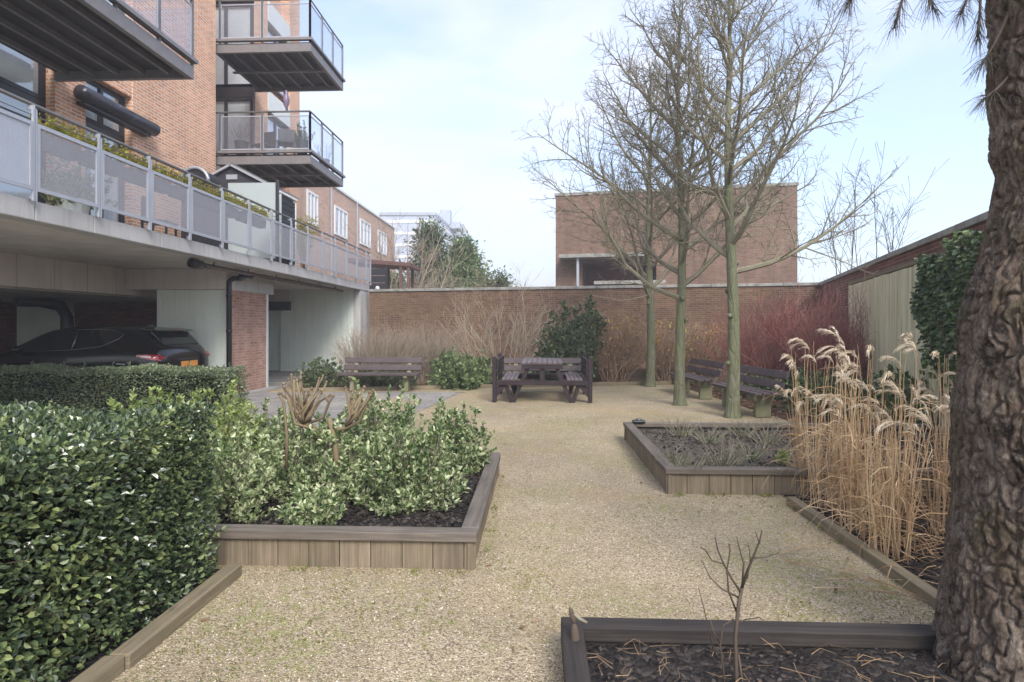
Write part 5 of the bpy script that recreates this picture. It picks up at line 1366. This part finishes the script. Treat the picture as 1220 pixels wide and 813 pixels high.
# bed debris (chips, needles) : uncountable
def chips(name, x0, x1, y0, y1, z, n, m, size, label, seed, avoid=None):
    rs = np.random.RandomState(seed); P = np.stack([rs.uniform(x0, x1, n), rs.uniform(y0, y1, n), z + rs.rand(n) * .025], 1); N_ = rs.normal(0, 1, (n, 3)); N_[:, 2] *= .35
    mb = MB(); leaves(mb, P, N_, size, .6, .1, .2, 0, .7); tag(mb.build(name, mat[m]), label, 'debris', kind='stuff')
chips('bark_chips', .22, 3.0, 1.2, 2.56, .075, 5200, 'chip', .015, 'dark bark chips over the soil of the front bed', 1)
chips('bark_chips', -2.4, -.5, 3.65, 5.65, .125, 4200, 'chip', .03, 'dark bark chips under the shrubs of the left bed', 2)
chips('bark_chips', 2.2, 4.4, 2.8, 5.0, .015, 3000, 'chip', .03, 'dark bark chips under the tall grasses', 3)
chips('bark_chips', 1.3, 4.6, 5.35, 7.55, .14, 2200, 'chip', .035, 'dark bark chips on the middle bed', 4)
S = []
for k in range(520):
    a = rnd.random() * 6.28; L = rnd.uniform(.05, .16); x = rnd.uniform(.25, 2.4); y = rnd.uniform(1.4, 2.54)
    if mnoise.noise(Vector((x * 2.2, y * 2.2, 0))) < -.12: continue
    p = Vector((x, y, .095 + rnd.random() * .02)); d = Vector((math.cos(a), math.sin(a), 0)); q = Vector((-d.y, d.x, 0)) * rnd.uniform(-.03, .03)
    S.append([p, p + d * L * .5 + q + Vector((0, 0, rnd.uniform(0, .015))), p + d * L])
mb = MB(); strips(mb, S, .0032, .0015); tag(mb.build('needle_litter', mat['needle_litter']), 'dry pine needles and straw strewn on the front bed soil', 'needles', kind='stuff')
# pebbles and moss on the court
rs = np.random.RandomState(5); mb = MB(); n = 26000
PX = rs.uniform(80, 1130, n); D_ = 2.0 + 5.5 * rs.rand(n) ** 1.5
C_ = (PX - 610) / F * D_; X = C_ * CT - D_ * ST; Y = C_ * ST + D_ * CT
ok = (X > -1.72) & (X < 2.03) & ~((X > FB[0] - .02) & (Y < FB[3] + .03)) & ~((X < LB[1] + .03) & (Y > LB[2] - .03) & (Y < LB[3] + .03)) & ~((X > CB[0] - .03) & (Y > CB[2] - .03))
X = X[ok]; Y = Y[ok]; n = len(X); r_ = rs.uniform(.0025, .0062, n)
octa = np.array([(1, 0, 0), (0, 1, 0), (-1, 0, 0), (0, -1, 0), (0, 0, 1)], float)
ang = rs.rand(n) * 6.28; V = np.zeros((n, 5, 3))
for k in range(5):
    o = octa[k] + 0; jx = o[0] * np.cos(ang) - o[1] * np.sin(ang); jy = o[0] * np.sin(ang) + o[1] * np.cos(ang)
    V[:, k, 0] = X + jx * r_ * rs.uniform(.7, 1.4, n); V[:, k, 1] = Y + jy * r_ * rs.uniform(.7, 1.4, n); V[:, k, 2] = -.005 + (r_ * 1.1 if k == 4 else 0)
i0 = np.arange(n)[:, None] * 5
fs = np.concatenate([i0 + np.array(t) for t in ((0, 1, 4), (1, 2, 4), (2, 3, 4), (3, 0, 4))]).tolist()
mb.raw(V.reshape(-1, 3).tolist(), fs); tag(mb.build('gravel_stones', mat['pebble']), 'loose pale gravel stones in the foreground', 'gravel', kind='stuff')
P = []; N_ = []
for k in range(14000):
    x = rnd.uniform(-1.7, 2.0); y = 2.1 + 8 * rnd.random() ** 1.6
    v_ = mnoise.noise(Vector((x * .9, y * .9, 7))) + .6 * mnoise.noise(Vector((x * 5, y * 5, 2)))
    edge = (abs(x - 2.03) < .06 or (abs(y - LB[2]) < .06 and x < LB[1]) or (abs(x - LB[1]) < .07 and LB[2] < y < LB[3]))
    if v_ < .3 and not (edge and rnd.random() < .35): continue
    if (x > FB[0] - .02 and y < FB[3] + .02) or (x < LB[1] and LB[2] < y < LB[3]) or (x > CB[0] and y > CB[2] and y < CB[3]): continue
    P.append((x, y, -.003)); N_.append((0, 0, 1))
for k in range(30):
    s_ = rnd.choice([0, 1, 2, 3]); q_ = {0: (rnd.uniform(-1.9, LB[1]), LB[2] - .035), 1: (LB[1] + .035, rnd.uniform(LB[2], LB[3])), 2: (2.035, rnd.uniform(2.8, 4.9)), 3: (rnd.uniform(CB[0], 2.0), CB[2] - .035)}[s_]
    for _ in range(rnd.randint(8, 26)): P.append((q_[0] + rnd.gauss(0, .02), q_[1] - abs(rnd.gauss(0, .02)) * (s_ in (0, 3)), rnd.uniform(0, .02))); N_.append((0, 0, 1))
mb = MB(); leaves(mb, P, N_, .017, .35, .2, 1.1); tag(mb.build('moss', mat['moss']), 'patches of yellow-green moss growing through the gravel', 'moss', kind='stuff')

P = []; N_ = []
for k in range(110):
    px = rnd.uniform(140, 1110); py = 470 + 330 * rnd.random() ** .8; g = on_ground(px, py)
    if not (-1.7 < g.x < 2.0): continue
    if (g.x > FB[0] - .02 and g.y < FB[3] + .03) or (g.x < LB[1] + .02 and LB[2] < g.y < LB[3]) or (g.x > CB[0] - .02 and CB[2] < g.y < CB[3]): continue
    e = min(abs(g.x - 2.03), abs(g.x - LB[1]) if LB[2] < g.y < LB[3] else 9, abs(g.y - LB[2]) if g.x < LB[1] else 9, abs(g.y - FB[3]) if g.x > FB[0] else 9, abs(g.x - CB[0]) if CB[2] < g.y < CB[3] else 9)
    if e > .25 and rnd.random() < .72: continue
    P.append((g.x, g.y, .006)); N_.append((rnd.gauss(0, 1), rnd.gauss(0, 1), .12))
mb = MB(); leaves(mb, P, N_, .03, .5, .3, .2, 0, .5); tag(mb.build('fallen_leaves', mat['dead_leaf']), 'few small dry leaves and bits blown over the gravel', 'leaves', kind='stuff')
# ------------------------------------------------------------------ tall dry grasses
def reeds(label, spots, n, H, seed, grp='clumps of tall dry plumed grass'):
    global rnd
    keep = rnd; rnd = random.Random(seed); c0 = spots[0]
    root = thing('ornamental_grass', label, 'ornamental grass', (c0[0], c0[1], 0), 0, grp); st = MB(); lv = []; pl = []; st2 = MB()
    for k in range(n):
        cx, cy, rr_ = spots[k % len(spots)]
        a = rnd.random() * 6.28; q = math.sqrt(rnd.random()) * rr_; p = Vector((cx + math.cos(a) * q, cy + math.sin(a) * q, 0))
        out = Vector((math.cos(a), math.sin(a), 0)) * (q / rr_) * .08 + Vector((rnd.gauss(0, .045), rnd.gauss(0, .045), 0))
        L = H * rnd.uniform(.55, 1.1) * (1 if rnd.random() < .5 else .66)
        pts = []; bend = rnd.uniform(.0, .25)
        for i in range(7):
            t = i / 6; pts.append(p + out * L * (t + bend * t * t * 1.2) + Vector((0, 0, L * (t - bend * .12 * t * t))) + rv(.006))
        st.tube(pts, [.0042, .004, .0037, .0034, .003, .0025, .0018], 3, cap=False)
        for j in range(rnd.randint(2, 4)):
            t = rnd.uniform(.08, .85); i = int(t * 6); b = pts[i]; az = rnd.random() * 6.28; ll = rnd.uniform(.12, .4); dr = Vector((math.cos(az), math.sin(az), 0))
            up = rnd.uniform(.15, .85); lv.append([b, b + dr * ll * .22 + Vector((0, 0, ll * .35 * up)), b + dr * ll * .5 + Vector((0, 0, ll * .42 * up)), b + dr * ll * .78 + Vector((0, 0, ll * .2 * up)), b + dr * ll * .95 + Vector((0, 0, -ll * .22 * (1.2 - up)))])
        drp = rnd.uniform(.25, .95)
        if L > H * .62 and rnd.random() < .42:
            e = pts[-1]; az = rnd.gauss(PI, 1.0) if rnd.random() < .7 else rnd.random() * 6.28; dr = Vector((math.cos(az), math.sin(az), 0)); pL = rnd.uniform(.08, .22)
            ax = [e + dr * pL * .75 * (i / 6) ** 1.4 + Vector((0, 0, pL * (1.0 * (i / 6) - drp * (i / 6) ** 2.2))) for i in range(7)]
            st2.tube(ax, .0015, 3, cap=False)
            for m in range(70):
                x = rnd.uniform(0, 5.9); i = int(x); b = ax[i].lerp(ax[i + 1], x - i); t_ = (ax[i + 1] - ax[i]).normalized(); h = rnd.uniform(.035, .085) * (1.15 - .06 * x)
                w = (t_ + rv(.22) + dr * .25).normalized(); pl.append([b, b + w * h * .55, b + w * h * .95 + Vector((0, 0, -.32 * h)) + dr * h * .12])
    st.build('stems', mat['straw'], root); mb = MB(); strips(mb, lv, .0075, .0015); mb.build('leaves', mat['straw'], root)
    mb = MB(); strips(mb, pl, .0042, .0014); mb.raw(st2.v, st2.f); mb.build('plumes', mat['plume'], root)
    rnd = keep; return root
def gp(px, py): p = on_ground(px, py); return (p.x, p.y)
reeds('left clump of tall dry grass with pale plumes beside the middle bed corner', [(*gp(966, 588), .13), (*gp(988, 606), .13)], 75, 1.24, 301)
reeds('dense central clump of tall dry plumed grass behind the timber edging', [(*gp(1030, 640), .2), (*gp(1060, 665), .13), (*gp(1052, 608), .2), (*gp(1015, 618), .12)], 150, 1.22, 302)
reeds('right clump of tall dry plumed grass against the pine trunk', [(*gp(1124, 640), .08), (*gp(1135, 600), .08)], 42, 1.3, 303)
S = []
for k in range(420):
    a = rnd.random() * 6.28; L = rnd.uniform(.12, .4); p = Vector((rnd.uniform(2.2, 3.3), rnd.uniform(3.1, 5.0), .02 + rnd.random() * .05)); d = Vector((math.cos(a), math.sin(a), 0))
    S.append([p, p + d * L * .5 + Vector((0, 0, rnd.uniform(0, .04))), p + d * L])
mb = MB(); strips(mb, S, .006, .002); tag(mb.build('straw_litter', mat['straw']), 'fallen straw lying at the foot of the tall grasses', 'straw', kind='stuff')
p = on_ground(1020, 690)
r_ = thing('fallen_stalks', 'few broken grass stalks lying on the gravel near the pine', 'stalks', (p.x, p.y, 0)); mb = MB()
for (a, b, h) in (((935, 668), (1112, 716), .03), ((985, 690), (1105, 717), .05), ((968, 700), (1090, 712), .02), ((1000, 680), (1060, 704), .05), ((1055, 700), (1075, 680), .08), ((1015, 664), (1004, 690), .03), ((930, 660), (985, 650), .02)):
    A = on_ground(*a, .012); B = on_ground(*b, .012); mid = A.lerp(B, .5) + Vector((rnd.uniform(-.02, .02), rnd.uniform(-.02, .02), h)); mb.tube([A, A.lerp(mid, .5) + Vector((0, 0, h * .2)), mid, mid.lerp(B, .5) + Vector((0, 0, h * .1)), B], [.004, .004, .0035, .003, .002], 4)
mb.build('stalks', mat['straw'], r_)

# ------------------------------------------------------------------ bare rose in the front bed
p = at_d(877, 2.28, .06); root = thing('rose_bush', 'small bare rose bush with forked stems in the front bed', 'bush', tuple(p)); mb = MB(); dz = 2.28
def tw(pts, r0, r1, dd=0):
    P = [pp(x, y, dd + rnd.uniform(-.02, .02)) for x, y in pts]; n = len(P); mb.tube(P, [r0 + (r1 - r0) * i / (n - 1) for i in range(n)], 6)
    for a, b in zip(P[:-1], P[1:]):
        for _ in range(2):
            q = a.lerp(b, rnd.random()); mb.tube([q, q + rv(.006) + Vector((0, 0, .003))], [.0018, .0004], 3)
for pts, r0, r1 in (([(878, 845), (877, 800), (876, 760), (880, 720), (884, 700)], .0085, .0065), ([(884, 700), (890, 682), (897, 665), (905, 645), (908, 632)], .006, .0028), ([(897, 665), (912, 664), (928, 659)], .0035, .0022), ([(905, 648), (900, 634)], .0025, .0018),
                    ([(882, 705), (872, 690), (862, 672), (855, 655), (852, 640)], .005, .0022), ([(862, 672), (848, 668), (840, 655), (834, 652)], .003, .0018), ([(880, 712), (860, 702), (846, 688), (836, 668)], .004, .002), ([(878, 730), (868, 705), (866, 680), (870, 655), (868, 648)], .004, .002),
                    ([(884, 700), (886, 672), (880, 650), (878, 640)], .004, .0018), ([(890, 690), (894, 668), (892, 650)], .003, .0018), ([(866, 845), (862, 800), (858, 768), (862, 745), (874, 738)], .0045, .003), ([(858, 768), (850, 752), (846, 738)], .0025, .0015), ([(860, 790), (852, 776)], .002, .0014),
                    ([(850, 775), (838, 722), (832, 700)], .0022, .0014), ([(876, 745), (888, 738), (905, 736), (912, 742)], .003, .0016), ([(888, 845), (884, 810), (880, 780)], .004, .004)):
    tw(pts, r0, r1)
mb.build('stems', mat['twig_dark'], root, smooth=True)

# weathered ornament on the corner of the front bed
p = on_ground(686, 757, .15); c = Vector((.205, 2.50, .15))
c = on_ground(689, 775, .12)
root = thing('garden_ornament', 'small weathered brown bird like ornament on the corner of the front bed', 'ornament', (c.x, c.y, .15)); mb = MB()
def od(px, py): return at_d(px, 2.47, CAMZ + (390 - py) / F * 2.47)
def blob(a, b, r, n=7):
    A, B = od(*a), od(*b); mb.tube([A.lerp(B, i / n) for i in range(n + 1)], [max(.002, r * math.sin(PI * (i + .35) / (n + .7)) ** .6) for i in range(n + 1)], 12)
blob((687, 786), (684, 742), .021); blob((686, 770), (692, 792), .010)
mb.build('body', mat['twig_dark'], root, smooth=True)
mb = MB(); blob((685, 744), (680, 728), .013, 6); blob((682, 733), (679, 724), .010, 5); mb.build('head', mat['twig_dark'], root, smooth=True)
mb = MB(); mb.tube([od(684, 731), od(690, 737), od(699, 742)], [.0075, .0075, .006], 8); mb.build('beak', mat['twig_grey'], root, smooth=True)

# ------------------------------------------------------------------ the pine
pd_ = 2.25
edge = [(0, 1175), (64, 1176), (128, 1178), (170, 1176), (192, 1184), (224, 1180), (256, 1174), (300, 1165), (329, 1155), (366, 1143), (403, 1140), (458, 1135), (500, 1132), (615, 1132), (661, 1127), (700, 1124), (731, 1120), (785, 1113), (813, 1108), (870, 1096)]
zz = [CAMZ + (390 - y) / F * pd_ for y, x in edge][::-1]; cc_ = [(x - 610) / F * pd_ for y, x in edge][::-1]
zz = zz + [3.6, 4.6]; cc_ = cc_ + [cc_[-1] + .0, cc_[-1] + .02]
def centre_for(c_edge, r, D=pd_ + .12):
    ae = math.atan(c_edge / pd_); cx = c_edge + r
    for _ in range(30):
        e = math.atan(cx / D) - math.asin(min(.99, r / math.hypot(cx, D))) - ae; cx -= e * D * .8
    return cx
pine = thing('pine_tree', 'old pine with rugged plated bark filling the right edge of the picture', 'tree', tuple(at_d(1250, pd_)))
NT_, NZ_ = 380, 820; zs = np.linspace(-.06, 4.6, NZ_); le = np.interp(zs, zz, cc_); rad = np.interp(zs, [-.06, .0, .5, 1.2, 1.7, 2.7, 4.6], [.36, .33, .30, .28, .25, .225, .2])
# smooth the outline a little, keep the bulges
V = np.zeros((NZ_, NT_, 3))
for i, z in enumerate(zs):
    cx = centre_for(le[i] - .0, rad[i])
    for j in range(NT_):
        a = 2 * PI * j / NT_; ca, sa = math.cos(a), math.sin(a); r0 = rad[i]
        q = Vector((ca * r0, sa * r0, z))
        w = Vector((mnoise.noise(q * 5), mnoise.noise(q * 5 + Vector((9, 0, 0))), mnoise.noise(q * 5 + Vector((0, 7, 0))))) * .05
        p1 = q + w * .9
        v1 = Vector((p1.x * 21, p1.y * 21, q.z * 5.2)) + Vector((mnoise.noise(q * 17), mnoise.noise(q * 17 + Vector((3, 1, 0))), mnoise.noise(q * 15 + Vector((0, 5, 2))) * .22)) * .6
        dd, pts_ = mnoise.voronoi(v1); g1 = min(1, (dd[1] - dd[0]) * 4.5) ** .7
        c0 = pts_[0]; hsh = math.sin(c0.x * 12.9 + c0.y * 78.2 + c0.z * 37.7) * 43758.5; hsh -= math.floor(hsh)
        v3 = Vector((p1.x * 40, p1.y * 40, p1.z * 24)) + Vector((mnoise.noise(q * 45), mnoise.noise(q * 45 + Vector((3, 1, 0))), mnoise.noise(q * 40 + Vector((0, 5, 2))))) * 1.1
        d3, pt3 = mnoise.voronoi(v3); c3 = pt3[0]; h3 = math.sin(c3.x * 12.9 + c3.y * 78.2 + c3.z * 37.7) * 43758.5; h3 -= math.floor(h3)
        lump = mnoise.noise(q * 5) * .7 + mnoise.noise(q * 60) * .15
        h = .021 * (g1 - 1) + .012 * (hsh - .5) * g1 + .004 * (h3 - .5) + .014 * lump
        r_ = r0 + h
        V[i, j] = (cx + ca * r_, sa * r_, z)
X = V[:, :, 0].copy(); Yd = V[:, :, 1].copy() + pd_ + .12
V[:, :, 0] = X * CT - Yd * ST; V[:, :, 1] = X * ST + Yd * CT
mb = MB(); idx = np.arange(NZ_ * NT_).reshape(NZ_, NT_); a = idx[:-1, :]; b = np.roll(idx, -1, 1)[:-1, :]; c_ = np.roll(idx, -1, 1)[1:, :]; d_ = idx[1:, :]
mb.raw(V.reshape(-1, 3).tolist(), np.stack([a, b, c_, d_], -1).reshape(-1, 4).tolist()); mb.build('trunk', mat['pine_bark'], pine, smooth=True)
# boughs hanging into the top of the picture
br = MB(); nd = []
def pq(px, py, dd=2.35): return at_d(px, dd, CAMZ + (390 - py) / F * dd)
main = [pq(1215, -95, 2.4), pq(1150, -110, 2.38), pq(1080, -100, 2.36), pq(1010, -95, 2.36), pq(960, -80, 2.36)]
br.tube(main, [.03, .024, .018, .012, .006], 8)
sh = [((1030, -98), (1025, -45), (1012, 2)), ((1100, -104), (1088, -40), (1065, 34)), ((1110, -104), (1092, -20), (1112, 10)), ((1170, -108), (1168, -30), (1144, 18)), ((1165, -108), (1172, -20), (1165, 44)), ((1215, -20), (1195, 40), (1170, 76)), ((1215, 70), (1200, 100), (1172, 118)), ((985, -85), (988, -50), (978, -18)), ((1140, -108), (1118, -50), (1098, -30))]
for s in sh:
    P = [pq(x, y) for x, y in s]; q = [P[0] * (1 - t) ** 2 + P[1] * 2 * t * (1 - t) + P[2] * t * t for t in [i / 8 for i in range(9)]]
    br.tube(q, [.008 - .0005 * i for i in range(9)], 6)
    for k in range(95):
        x = rnd.uniform(5.8, 7.999); i = int(x); b_ = q[i].lerp(q[i + 1], x - i); ax = (q[i + 1] - q[i]).normalized()
        w = (ax * rnd.uniform(.5, 1.2) + rv(.42) + Vector((0, 0, -.12))).normalized(); L = rnd.uniform(.045, .105)
        nd.append([b_, b_ + w * L * .5, b_ + w * L + Vector((0, 0, -.018)) + rv(.004)])
br.build('bough', mat['twig_dark'], pine, smooth=True); mb = MB(); strips(mb, nd, .0022, .0010); mb.build('needles', mat['needle'], pine)

# ------------------------------------------------------------------ things on the deck and the balconies
GPL = 'trailing planters hung inside the deck railing'
pls = ['planter of orange and green trailing plants nearest the left of the deck railing', 'second planter of yellow-green plants from the left, along the deck railing', 'planter of yellow plants below the awning end', 'planter of yellow-green plants in front of the brick wall corner', 'planter of green trailing plants below the garden shed', 'last planter of pale green plants before the frosted screen']
for i, (a, b) in enumerate(((62, 98), (108, 150), (158, 205), (212, 250), (255, 285), (290, 318))):
    ya, yb = y_on(a, DX - .06), y_on(b, DX - .06); root = thing('railing_planter', pls[i], 'planter', (DX - .16, (ya + yb) / 2, 3.6), 0, GPL)
    mb = MB(); mb.prism([(DX - .25, 3.78), (DX - .07, 3.78), (DX - .09, 3.6), (DX - .23, 3.6)], ya, yb, 'y'); mb.build('trough', mat['black_wood'], root)
    n = int(900 * (yb - ya)); rs = np.random.RandomState(400 + i)
    P = np.stack([DX - .13 + rs.normal(0, .05, n), rs.uniform(ya - .08, yb + .08, n), 3.83 + np.abs(rs.normal(0, .075, n))], 1)
    mb = MB(); leaves(mb, P, np.tile([.5, -.2, .6], (n, 1)), .05, .5, .2, 1.1); mb.build('foliage', mat['leaf_planter'], root)
# shed on the terrace
Ysd = y_on(333, DX - .04) + .12; ax_ = x_on(276, Ysd); root = thing('garden_shed', 'black garden shed with white edged gable roof standing on the deck terrace', 'shed', (ax_, Ysd + .8, ZT))
zap = z_at(197, ax_, Ysd); zev = zap - .42; hw = .84
mb = MB(); mb.prism([(ax_ - hw + .06, ZT), (ax_ + hw - .12, ZT), (ax_ + hw - .12, zev), (ax_, zap - .05), (ax_ - hw + .06, zev)], Ysd, Ysd + 1.7, 'y'); mb.build('walls', mat['shed_black'], root)
mb = MB(); mb.bar((ax_ - hw, Ysd - .05, zev - .02), (ax_ + .01, Ysd - .05, zap), .06, .05); mb.bar((ax_ - .01, Ysd - .05, zap), (ax_ + hw, Ysd - .05, zev - .02), .06, .05); mb.build('gable_trim', mat['galv'], root)
mb = MB()
for s in (-1, 1):
    A = Vector((ax_, 0, zap)); B = Vector((ax_ + s * hw, 0, zev - .02)); mb.hexa([Vector((p.x, y, p.z + dz_)) for dz_ in (.025, .06) for y in (Ysd - .02, Ysd + 1.8) for p in ((A, B) if s > 0 else (B, A))])
mb.build('roof', mat['galv_dark'], root)
mb = MB(); mb.box(ax_ - .12, ax_ + .14, Ysd - .02, Ysd - .004, zap - .33, zap - .22); mb.build('vent', mat['galv'], root)
Ysc = y_on(333, DX - .04); xs0 = x_on(272, Ysc)
root = thing('glass_screen', 'frosted glass privacy screen with black post standing before the shed', 'screen', ((xs0 - 5.9) / 2, Ysc, ZT))
zs_ = z_at(218, -6.3, Ysc); mb = MB(); mb.box(xs0, DX - .12, Ysc - .01, Ysc + .01, ZT + .1, zs_); mb.build('pane', mat['frost'], root)
mb = MB(); mb.box(DX - .119, DX - .06, Ysc - .03, Ysc + .03, ZT, zs_ + .05); mb.box(xs0, DX - .12, Ysc - .02, Ysc + .02, ZT + .02, ZT + .099); mb.build('frame', mat['frame_dark'], root)
ysl0, ysl1 = Ysc + .35, y_on(352, -6.0); root = thing('louvre_screen', 'grey slatted panel with pale frame right of the frosted glass screen', 'screen', (-6.0, (ysl0 + ysl1) / 2, ZT))
z2 = z_at(230, -6.0, ysl0); mb = MB()
for k in range(11): z = ZT + .1 + k * (z2 - ZT - .15) / 11; mb.box(-6.03, -5.99, ysl0 + .05, ysl1 - .05, z, z + (z2 - ZT) / 11 - .03)
mb.build('slats', mat['black_wood'], root); mb = MB(); mb.box(-6.05, -5.97, ysl0, ysl0 + .05, ZT, z2); mb.box(-6.05, -5.97, ysl1 - .05, ysl1, ZT, z2 - .05); mb.box(-6.06, -5.96, ysl0 - .03, ysl1 + .03, z2, z2 + .05); mb.build('frame', mat['white_trim'], root)
p_ = (-6.2, y_on(362, -6.2)); root = thing('bamboo', 'tufted yellow-green bamboo standing at the end of the slatted panel', 'plant', (*p_, ZT)); mb = MB()
for k in range(26):
    a = rnd.random() * 6.28; grow(mb, Vector((p_[0], p_[1], ZT)) + rv(.05) * .5, Vector((math.cos(a) * .18, math.sin(a) * .18, 1)), rnd.uniform(1.0, 1.5), .005, .002, 5, .04, 0, 3)
mb.v = [(x, y, max(z, ZT)) for x, y, z in mb.v]; mb.build('stems', mat['twig_tan'], root)
rs = np.random.RandomState(9); n = 700; zq = rs.uniform(.5, 1.45, n); mb = MB(); leaves(mb, np.stack([p_[0] + rs.normal(0, .15, n) * zq, p_[1] + rs.normal(0, .2, n) * zq, ZT + zq], 1), np.tile([0, 0, .3], (n, 1)), .12, .14, .2, 1.2, .2); mb.build('foliage', mat['leaf_planter'], root)
# arched store
ya = y_on(232, -7.2); root = thing('storage_box', 'round topped dark storage cabinet with grey rim against the brick wall', 'storage box', (-7.2, ya, ZT)); zt_ = z_at(200, -7.2, ya)
arch = [(-7.2 + .3 * math.cos(PI * k / 12), zt_ - .3 + .3 * math.sin(PI * k / 12)) for k in range(13)]
mb = MB(); mb.prism([(-7.5, ZT), (-6.9, ZT)] + arch[1:-1], ya, ya + .5, 'y'); mb.build('body', mat['black_wood'], root)
mb = MB(); mb.tube([(x, ya - .01, z) for x, z in arch], .035, 8); mb.build('rim', mat['galv'], root, smooth=True)
# things behind the perforated panels
p_ = (-6.5, y_on(88, -6.5)); root = thing('potted_shrub', 'dark green potted shrub on the terrace behind the left railing panels', 'plant', (*p_, ZT)); mb = MB(); mb.lathe([(.14, ZT), (.2, ZT + .3), (.22, ZT + .32), (.17, ZT + .31)], *p_, 16); mb.build('pot', mat['white_trim'], root)
leafy_shrub(root, (p_[0], p_[1], ZT + .25), .5, .9, .9, 90, mat['leaf_mid'], 88, .05, 20)
def garden_chair():
    r_ = thing('garden_chair', 'x', 'chair'); mb = MB()
    for sx in (-.2, .2):
        for sy, h in ((-.2, .43), (.2, .85)):
            mb = MB(); mb.box(sx - .018, sx + .018, sy - .018, sy + .018, 0, h); mb.build('leg', mat['frame_dark'], r_)
    mb = MB(); mb.box(-.23, .23, -.23, .23, .43, .47); mb.build('seat', mat['frame_dark'], r_, bevel=.01); mb = MB(); mb.box(-.22, .22, .18, .215, .5, .9); mb.build('backrest', mat['frame_dark'], r_, bevel=.02); return r_
ch = garden_chair(); zb3 = zl + .331
for i, (x, y, z, a, lb) in enumerate(((-6.6, yn + .9, zb3, R(20), 'dark chair on the lower balcony behind the glass, left of the pale cushion'), (-7.3, yn + 1.1, zb3, R(-15), 'dark chair on the lower balcony next to the brick wall corner'), (-6.9, y_on(190, -6.9), ZT, R(100), 'dark chair on the deck terrace behind the perforated panels'))):
    o = ch if i == 0 else copy_tree(ch); o.location = (x, y, z); o.rotation_euler = (0, 0, a); o['label'] = lb; o['group'] = 'dark garden chairs'
def pot(label, x, y, z, r_, h, m, seed, kind='potted_plant', tw_=True):
    root = thing(kind, label, 'plant', (x, y, z)); mb = MB(); mb.lathe([(r_ * .7, z), (r_, z + h * .95), (r_ * 1.05, z + h), (r_ * .85, z + h * .98)], x, y, 14); mb.build('pot', mat[m], root)
    if tw_: twig_shrub(root, Vector((x, y, z + h * .9)), h * 1.8, h * 1.6, 14, mat['twig_dark'], seed, r=.006, lat=5, sub=1)
    else: leafy_shrub(root, Vector((x, y, z + h * .9)), h * 1.2, h * 1.4, h * 1.4, 40, mat['leaf_laurel'], seed, .05, 14)
pot('bare twiggy potted plant at the left end of the lower balcony', -7.55, yn + .4, zb3, .17, .35, 'black_wood', 501)
pot('dark square sided pot at the balcony corner beside the chairs', -5.95, yn + .35, zb3, .17, .34, 'black_wood', 502, tw_=False)
pot('bare potted plant on the far side of the lower balcony', -5.95, yn + 1.9, zb3, .15, .3, 'black_wood', 503)
x_, y_ = x_on(341, yn + .02), yn + .02; zr = zb3 + .97; root = thing('bird_ornament', 'purple bird ornament perched on the lower balcony handrail', 'ornament', (x_, y_, zr)); mb = MB()
mb.lathe([(.01, zr + .0), (.02, zr + .08), (.06, zr + .16), (.085, zr + .26), (.07, zr + .36), (.045, zr + .42), (.05, zr + .47), (.03, zr + .52), (.005, zr + .53)], x_, y_, 12); mb.build('body', m_plain('purple_ornament', sr(128, 112, 138), .4, c2=sr(92, 78, 100)), root, smooth=True)
mb = MB(); mb.tube([(x_, y_ - .03, zr + .48), (x_, y_ - .1, zr + .46)], [.015, .003], 6); mb.tube([(x_, y_ + .03, zr + .2), (x_, y_ + .1, zr + .02)], [.02, .01], 6); mb.build('beak', mat['frame_dark'], root)
# ------------------------------------------------------------------ light winter mist
mb = MB(); mb.box(-70, 90, -40, 240, -1.2, 27)
hz_m = bpy.data.materials.new('haze_air'); hz_m.use_nodes = True; hn = hz_m.node_tree; hn.nodes.clear()
ho = hn.nodes.new('ShaderNodeOutputMaterial'); hv = hn.nodes.new('ShaderNodeVolumePrincipled'); hv.inputs['Color'].default_value = (.93, .95, 1, 1); hv.inputs['Density'].default_value = .0034; hv.inputs['Anisotropy'].default_value = .2
hn.links.new(hv.outputs[0], ho.inputs['Volume'])
h = mb.build('haze', hz_m); h['kind'] = 'stuff'
